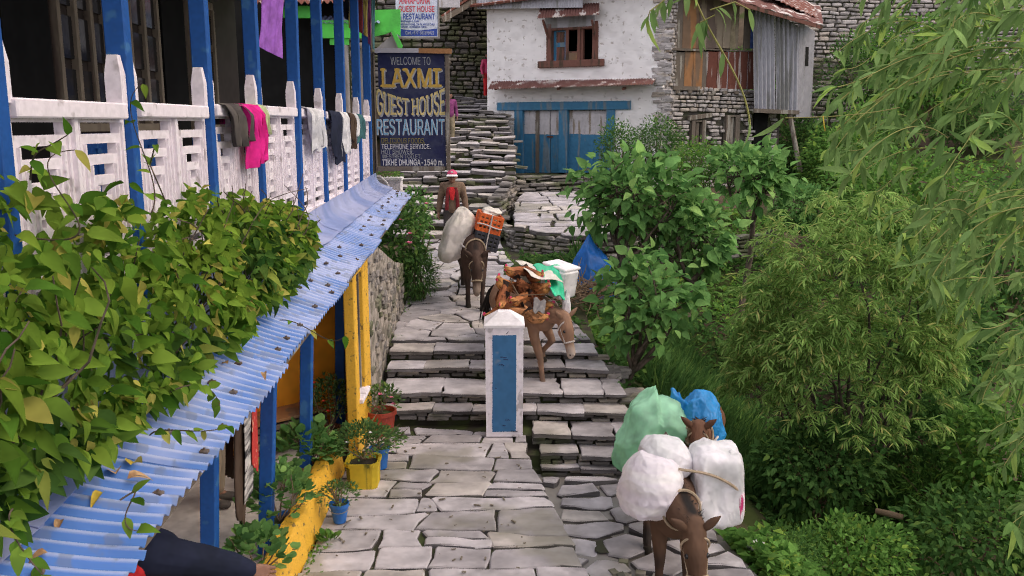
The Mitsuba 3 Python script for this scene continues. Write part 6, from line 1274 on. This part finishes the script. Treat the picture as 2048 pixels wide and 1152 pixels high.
# ------------------------------------------------------------------ broad-leaved trees beside the path
def broadtree(label, base, crown, r, n, size, g, parts=220, limbs=7, trunk=.07, kind='broad', fork=.45):
    t = thing('tree', label, 'tree', 'broad-leaved trees beside the path'); base, crown, r = (np.asarray(a, float) for a in (base, crown, r)); fk = base + (crown - base) * fork + [g.normal(0, .08), 0, 0]
    obj('trunk', tube(stem(base, fk, g, .10, 8), np.linspace(trunk, trunk * .7, 8), 8), 'bark', t, smooth=True)
    tips, lm = [], []
    for k in range(limbs):
        a = k / limbs * 2 * PI + g.uniform(-.4, .4); tip = crown + r * [math.cos(a) * .62, math.sin(a) * .62, g.uniform(-.35, .3)]; P_ = stem(fk, tip, g, .10, 8); lm.append(tube(P_, np.linspace(trunk * .6, .014, 8), 6))
        for _ in range(6): tp = crown + r * (nrm(g.normal(size=3) + [0, 0, .35]) * g.uniform(.55, 1.0)); j_ = P_[g.integers(4, 8)]; tp = j_ * .35 + tp * .65 if g.random() < .3 else tp; lm.append(tube(stem(j_, tp, g, .08, 5), np.linspace(.013, .006, 5), 5)); tips.append(tp)
    obj('limb', join(lm), 'bark', t, smooth=True, kind='stuff')
    tips = np.array(tips); q = tips[g.integers(len(tips), size=n)] + g.normal(0, .16, (n, 3)) * r.mean()
    rel = (q - crown) / r; rel *= np.minimum(1, 1.08 / (np.linalg.norm(rel, axis=1, keepdims=True) + 1e-9)); q = crown + rel * r
    d = nrm(nrm(rel) * .8 + [0, -.30, -.12] + .7 * randdir(n, g)); foliage(t, [OVW, ovate(5, .7, .25, .45), ovate(5, .66, .3, .1)], q, d, nrm(rel * .5 + [0, -.45, 1.0]) + .5 * randdir(n, g), size * g.uniform(.55, 1.15, n), kind, g, parts); return t
broadtree('broad-leaved tree with a wide spreading crown in front of the blue door', AY(1222, 630, 14.2), AY(1270, 400, 14.6), (1.15, .9, .80), 900, .235, g, 260, 9)
broadtree('broad-leaved tree whose crown fills the middle below the stone wing', AY(1372, 640, 14.0), AY(1385, 470, 14.6), (.72, .7, .68), 520, .22, g, 150, 6)
broadtree('slender broad-leaved tree with a bare crooked trunk beside the weeping bush', AY(1480, 640, 15.6), AY(1505, 350, 16.0), (.80, .7, .55), 420, .23, g, 200, 6, .065, fork=.66)
broadtree('low broad-leaved tree with big leaves right of the stone steps', AY(1262, 830, 11.0), AY(1300, 615, 11.2), (.66, .6, .78), 560, .20, g, 260, 7, .05, fork=.4)
# shrubs before the house
for lab, c, r, n, s, k, tm in (('grey-green small-leaved shrub before the right half of the blue door', AY(1235, 300, 22.5), (.55, .5, .75), 2200, .085, 'dark', SM), ('grey-green small-leaved shrub under the corner of the white house', AY(1315, 290, 22.8), (.8, .5, .7), 3200, .085, 'dark', SM), ('bright green rounded shrub under the windows of the stone wing', AY(1395, 330, 21.5), (.75, .6, .62), 3000, .085, 'cover', SM), ('leafy shrub under the dark doorway beside the leaning pole', AY(1480, 330, 21.0), (.7, .6, .5), 1600, .12, 'broad', OV)):
    bush('shrub', lab, 'shrub', c, r, n, s, k, g, tm, gap=.3)

# ------------------------------------------------------------------ the weeping narrow-leaved bush
t = thing('weeping_bush', 'large rounded weeping bush of fine narrow leaves right of the path', 'bush')
base = AY(1700, 985, 10.9); cen = AY(1695, 680, 10.8); R3 = np.array([1.34, 1.15, 1.90])
tw, P_, D_, U_ = [], [], [], []
tops = []
for k in range(3400):
    q = randdir(1, g)[0]; q[2] = abs(q[2]) * 1.15 - .5; q = nrm(q) * g.uniform(.62, 1.02) * (.76 + .5 * meshkit.fbm(q[None] * 2.3, 3, 3)[0])
    if meshkit.fbm(q[None] * 3.0 + 5, 3, 12)[0] < .47: continue
    a = cen + q * R3 * [1, 1, 1]; h = nrm(np.array([q[0], q[1], 0]) + .5 * g.normal(size=3) * [1, 1, 0]); L = g.uniform(.15, .36); m = 9; u = np.linspace(0, 1, m)[:, None]
    tp = a + h * L * .75 * u + np.array([0, 0, 1]) * (L * (.62 * u - .66 * u ** 2)); tops.append(a)
    if k % 2 == 0: tw.append(tube(tp[::2], .003, 3, False))
    tn = nrm(np.gradient(tp, axis=0)); sd = nrm(np.cross(tn, [0, 0, 1]))
    for s_ in (1, -1): P_.append(tp); D_.append(nrm(tn * .75 + sd * s_ * .6 + [0, 0, -.12] + .3 * g.normal(size=(m, 3)))); U_.append(nrm(np.array([0, 0, 1.0]) + .4 * g.normal(size=(m, 3))))
P_, D_, U_ = np.vstack(P_), np.vstack(D_), np.vstack(U_)
foliage(t, LA3, P_, D_, U_, g.uniform(.08, .145, len(P_)), 'fine', g, 0)
obj('twig', join(tw), 'twig', t, kind='stuff')
obj('stem', join([tube(stem(base + g.normal(0, .12, 3) * [1, 1, .1], tops[g.integers(len(tops))] * .8 + cen * .2, g, .06, 8), np.linspace(.035, .008, 8), 6) for _ in range(22)]), 'bark', t, kind='stuff')
for lab, c, r, n, s, k, tm, gp in (('dark tangled bush at the foot of the weeping bush', AY(1640, 930, 10.2), (.9, .5, .62), 2600, .11, 'dark', OV, .3), ('dark broad-leaved undergrowth right of the weeping bush', AY(1850, 900, 11.5), (1.1, .7, 1.15), 3000, .13, 'dark', OV, .36), ('dark bush in the lower right corner of the photo', AY(1960, 1080, 9.0), (1.1, .6, .55), 2200, .10, 'dark', OV, .3), ('leafy green bush at the right edge below the bamboo tips', AY(2010, 900, 10.2), (.8, .7, .75), 2400, .11, 'cover', OV, .3), ('grassy low bush on the slope right of the cut log', AY(1890, 985, 10.6), (.7, .6, .4), 2200, .09, 'cover', LA3, .25),
                             ('bright green nettle-like bush at the bottom right of the path', AY(1700, 1110, 8.6), (.72, .5, .42), 2600, .075, 'cover', OV, .25), ('low dark green ferny bush beside the path at the bottom', AY(1575, 1105, 8.2), (.40, .4, .28), 1700, .055, 'dark', LA3, .2), ('dark bush behind the weeping bush to its right', AY(1880, 700, 13.5), (1.2, .8, 1.5), 3400, .13, 'dark', OV, .36),
                             ('leafy bush on the slope behind the weeping bush', AY(1560, 620, 14.5), (.55, .6, .9), 1500, .12, 'dark', OV, .3), ('bush right of the leaning pole under the tin lean-to', AY(1680, 330, 25.5), (1.3, 1, 1.2), 3600, .15, 'cover', OV, .3), ('dark bush on the bank left of the leaning pole', AY(1610, 300, 28.0), (1.0, 1, 1.0), 2400, .15, 'dark', OV, .3), ('tall thin-leaved shrub against the grey stone building', AY(1730, 150, 30.0), (1.6, 1, 1.5), 3600, .14, 'dark', SM, .40),
                             ('olive green shrub below the gate post at the top right', AY(1960, 230, 30.0), (2.0, 1, 1.3), 4200, .15, 'dark', SM, .36), ('tall leafy shrub hiding the terrace walls behind the bamboo', AY(1860, 130, 28.0), (2.3, 1, 1.7), 4600, .17, 'cover', OV, .34), ('round green shrub against the short terrace wall', AY(1735, 265, 27.0), (1.1, .8, .9), 2400, .15, 'cover', OV, .3), ('wide mass of green shrub above the weeping bush', AY(1820, 400, 19.5), (1.9, 1.2, 1.25), 4600, .14, 'cover', OV, .33), ('green shrub at the right edge behind the bamboo', AY(2030, 500, 16.0), (1.2, 1, 1.6), 3200, .13, 'dark', OV, .33), ('leafy shrub between the pole and the slender tree', AY(1600, 415, 20.0), (.7, .7, .6), 1500, .13, 'broad', OV, .3)):
    bush('shrub', lab, 'shrub', c, r, n, s, k, g, tm, 40 if s > .1 and c[1] < 12 else 0, gap=gp, stems=10)

# ------------------------------------------------------------------ bamboo hanging in from the right
t = thing('bamboo', 'bamboo with long drooping leaves hanging in from the right edge', 'bamboo')
P_, D_, U_, S_, br = [], [], [], [], []
def spray(p, size, g, step=.11, hang=.6, den=1.0, r=.004, bunch=(3, 6)):
    """a drooping twig; at each node a bunch of long leaves fans out"""
    p = np.asarray(p, float); sm = rope(p, n=4, r=r) if len(p) > 3 else tube(p, r, 4); q = sm[0][:8 * len(p) * 4].reshape(-1, 4, 3).mean(1) if len(p) > 3 else p
    br.append(sm); seg = np.linalg.norm(np.diff(q, axis=0), axis=1); at = np.r_[0, np.cumsum(seg)]; u = np.linspace(.04, at[-1], max(3, int(at[-1] / step * den))); q2 = np.stack([np.interp(u, at, q[:, k]) for k in range(3)], 1); tn = nrm(np.gradient(q2, axis=0)); sd = nrm(np.cross(tn, [0, 0, 1]))
    for i in range(len(q2)):
        k = g.integers(*bunch); base = nrm(tn[i] * .6 + sd[i] * g.choice([-1, 1]) * g.uniform(.1, .6) + [0, -.1, -hang * g.uniform(.4, 1.2)] + .3 * g.normal(size=3)); s2 = nrm(np.cross(base, [g.normal(0, .4), 1, .3]))
        for j in range(k):
            f_ = (j - (k - 1) / 2) * g.uniform(.28, .5); P_.append(q2[i] + tn[i] * g.normal(0, .012)); D_.append(nrm(base + s2 * f_ + .14 * g.normal(size=3))); U_.append(nrm(np.array([g.normal(0, .4), -.5, 1.1]) + .4 * g.normal(size=3))); S_.append(size * g.uniform(.55, 1.2) * (1 - .12 * abs(f_)))
def px(*a): return [AY(*q) for q in a]
def edge(y0): return np.interp(y0, [-80, 0, 120, 240, 360, 480, 620, 800, 980, 1100], [1700, 1690, 1660, 1640, 1720, 1800, 1880, 1930, 1960, 2010])
for k in range(130):                                                       # short leafy side branches sagging out of the clump
    y0 = g.uniform(-90, 1000) if g.random() < .62 else g.uniform(-90, 470); e = edge(y0); x1 = e + (2140 - e) * g.random() ** .85; dep = g.uniform(5.5, 10.0); L = g.uniform(90, 210) * 7 / dep
    x0 = x1 + L; spray(px((x0, y0, dep), (x0 - L * .4, y0 - 12 + g.normal(0, 14), dep - .1), (x0 - L * .75, y0 + 12 + g.normal(0, 15), dep - .2), (x0 - L, y0 + g.uniform(25, 75), dep - .3)), .185, g, .135, .35, 1.0, .003)
for a in (((1380, -40, 4.2), (1420, 60, 4.2), (1470, 150, 4.2), (1500, 250, 4.2)),):
    spray(px(*a), .115, g, .34, .7, .75, .0045, (1, 3))
for a in (((1330, 0, 4.15), (1300, 22, 4.1), (1296, 34, 4.1)), ((1420, 20, 4.2), (1470, 4, 4.2), (1500, 20, 4.2)), ((1430, 30, 4.2), (1400, 45, 4.2)), ((1390, -30, 4.2), (1330, -2, 4.1), (1310, 16, 4.1))): spray(px(*a), .12, g, .09, .9, .8, .003, (1, 3))
spray(px((1800, 215, 6.0), (1720, 228, 5.9), (1640, 234, 5.8), (1570, 236, 5.8)), .17, g, .25, 1.0, 1.0, .003, (1, 3))
for k in range(16):                                                        # longer arching canes
    y0 = g.uniform(-60, 640); e = edge(y0); dep = g.uniform(5.5, 9); x0 = 2120; x1 = e + g.uniform(10, 120)
    spray(px((x0, y0 - 60, dep), (x0 * .6 + x1 * .4, y0 - 70 + g.normal(0, 20), dep - .1), (x0 * .25 + x1 * .75, y0 - 20, dep - .2), (x1, y0 + 60, dep - .3)), .17, g, .12, .4, 1.0, .004)
foliage(t, [lance(4, .23, .25), lance(4, .25, .12), lance(4, .22, .6), lance(4, .23, .9)], np.array(P_), np.array(D_), np.array(U_), np.array(S_), 'bamboo', g, 300)
obj('branch', join(br), 'bambooculm', t, kind='stuff')
cu = []
for x, dep in ((2140, 6.5), (2230, 7.5), (2120, 8.6), (2300, 5.5)): b = AY(x, 1250, dep); b[2] = gz(b[0], b[1]) - .1; cu.append(tube([b, b + [-.05, 0, 2.5], b + [-.15, -.1, 5], b + [-.7, -.3, 7]], [.035, .032, .025, .012], 8))
for m in cu: obj('culm', m, 'bambooculm', t, smooth=True)
single('log', tube(px((1752, 1022, 9.2), (1780, 1028, 9.1), (1806, 1034, 9.0)), [.035, .038, .03], 8), 'twig', 'short cut log sticking out of the undergrowth', 'log', smooth=True)
single('dead_leaf', rope(px((1646, 232, 5.8), (1648, 250, 5.78), (1650, 262, 5.8)), r=.004), 'yellowleaf', 'single orange bamboo leaf hanging from the twig by the pole', 'leaf')

# ------------------------------------------------------------------ tarp, brushwood, litter
t_ = bag((.33, .30, .50), g, .10, 2.2, 22, 4, 5); v = t_[0]; v[:, :2] *= (1 - .5 * np.clip(v[:, 2] / .5, 0, 1) ** 1.6)[:, None]; v[:, 0] += .08 * v[:, 2] / .5 * -1
single('tarpaulin', (v + AY(1188, 545, 14.4), t_[1]), 'tarpblue', 'blue tarpaulin draped over a heap under the broad-leaved tree', 'tarpaulin', smooth=True)
c = AY(1170, 590, 13.2); ms = []
for _ in range(150): a = c + g.normal(0, 1, 3) * [.32, .25, .07]; dd = nrm(g.normal(size=3) * [1, .7, .35] + [.4, 0, .25]) * g.uniform(.3, .75); ms.append(tube(stem(a, a + dd, g, .05, 4), [.012, .009, .007, .003], 4, False))
m = join(ms); k = obj('brushwood', m, 'twig'); labels[k] = {'label': 'heap of dry brushwood below the blue tarpaulin', 'category': 'brushwood', 'kind': 'stuff'}
single('litter', bag((.07, .06, .03), g, .35, 2, 5, 3, c=AZ(1512, 1090, -.45)), 'whitecap', 'crumpled white plastic litter on the edge of the lower path', 'litter', smooth=True)

# ------------------------------------------------------------------ ground cover on the slopes
N = 90000
x = g.uniform(0, 1, N); y = 5.5 + 32 * g.random(N) ** 1.5; e = interp(y, XR); x = e + .02 + (interp(y, [(5, 6), (14, 9), (25, 14), (38, 24)])) * x ** 1.3
keep = (meshkit.fbm(np.c_[x * .7, y * .7, x * 0], 3, 21) > .34) & ~((y > 24.2) & (x < 9) & (y < 31))
keep &= ~((y > 16) & (y < 23) & (x < 2.7)); x, y = x[keep], y[keep]; n = len(x); h = meshkit.fbm(np.c_[x * 1.1, y * 1.1, x * 0], 3, 5); z = gz(x, y) + g.random(n) * (.06 + .34 * np.clip(h - .35, 0, 1) * 2)
kinds = meshkit.fbm(np.c_[x * .35, y * .35, x * 0], 3, 6) > .5
for m_, kd, lab in ((kinds, 'cover', 'low bright green leafy ground cover on the slope'), (~kinds, 'dark', 'low dark green leafy ground cover on the slope')):
    p_ = np.c_[x, y, z][m_]; k_ = len(p_); dd = nrm(randdir(k_, g) * [1, 1, .5] + [0, -.2, .25]); k = foliage(None, [SM, small(.7, .15, .2)], p_, dd, [0, 0, 1] + .5 * randdir(k_, g), g.uniform(.06, .13, k_) * (1 + .02 * p_[:, 1]), kd, g, 0, stuff='ground_cover')
    labels[k] = {'label': lab, 'category': 'ground cover', 'kind': 'stuff'}
N = 9000
y = g.uniform(10.5, 17, N); x = interp(y, XR) + g.uniform(.9, 3.2, N); p_ = np.c_[x, y, gz(x, y)]; dd = nrm(np.c_[g.normal(0, .35, N) + .25, g.normal(0, .35, N) - .2, np.full(N, .75)])
k = foliage(None, lance(3, .05, .5), p_, dd, [0, -1, .3] + .3 * randdir(N, g), g.uniform(.25, .5, N), 'dark', g, 0, stuff='grass'); labels[k] = {'label': 'long dark green grass on the bank under the trees', 'category': 'grass', 'kind': 'stuff'}
N = 2500                                                                   # moss and weeds in the joints along the path edges
y = g.uniform(5, 17.5, N); sd = g.random(N) < .5; x = np.where(sd, np.where(y > 10, -1.46, -1.58) + np.abs(g.normal(0, .05, N)), interp(y, XR) - .05 - np.abs(g.normal(0, .12, N))); z = np.where(y > LEVY[6] + .4, uz(np.c_[x, y]), np.where(sd, np.where(y < 9.6, 0, interp(y, [(9.6, .1), (11.5, .56)])), interp(y, PZ) + .05)) + .0
keep = meshkit.fbm(np.c_[x * 2, y * 1.2, x * 0], 3, 4) > .5; p_ = np.c_[x, y, z][keep]; k_ = len(p_); k = foliage(None, SM, p_, nrm(randdir(k_, g) + [0, 0, .8]), [0, 0, 1] + .5 * randdir(k_, g), g.uniform(.02, .05, k_), 'cover', g, 0, stuff='path_weeds'); labels[k] = {'label': 'tiny weeds growing along the edges of the stone path', 'category': 'weeds', 'kind': 'stuff'}
N = 260                                                                    # straw, chips and crumbs of dung trodden into the path
ms, us = [], []
for _ in range(N):
    y = g.uniform(5.5, 17); yy = y < 9.3; x = g.uniform(-1.4, .25) if yy else g.uniform(-1.4, interp(y, XR) - .2)
    if 9.5 < y < LEVY[6] + .5: continue
    z = (0 if yy else float(uz(np.array([[x, y]]))[0])) + .012
    s_ = g.uniform(.005, .016); m = rock([x, y, z], [s_ * g.uniform(1, 2.6), s_ * .6, s_ * .35], g, rotz(g.uniform(0, 3))); ms.append(m)
k = obj('path_litter', join(ms), 'crumbs'); labels[k] = {'label': 'crumbs of straw and dung scattered over the stone path', 'category': 'litter', 'kind': 'stuff'}
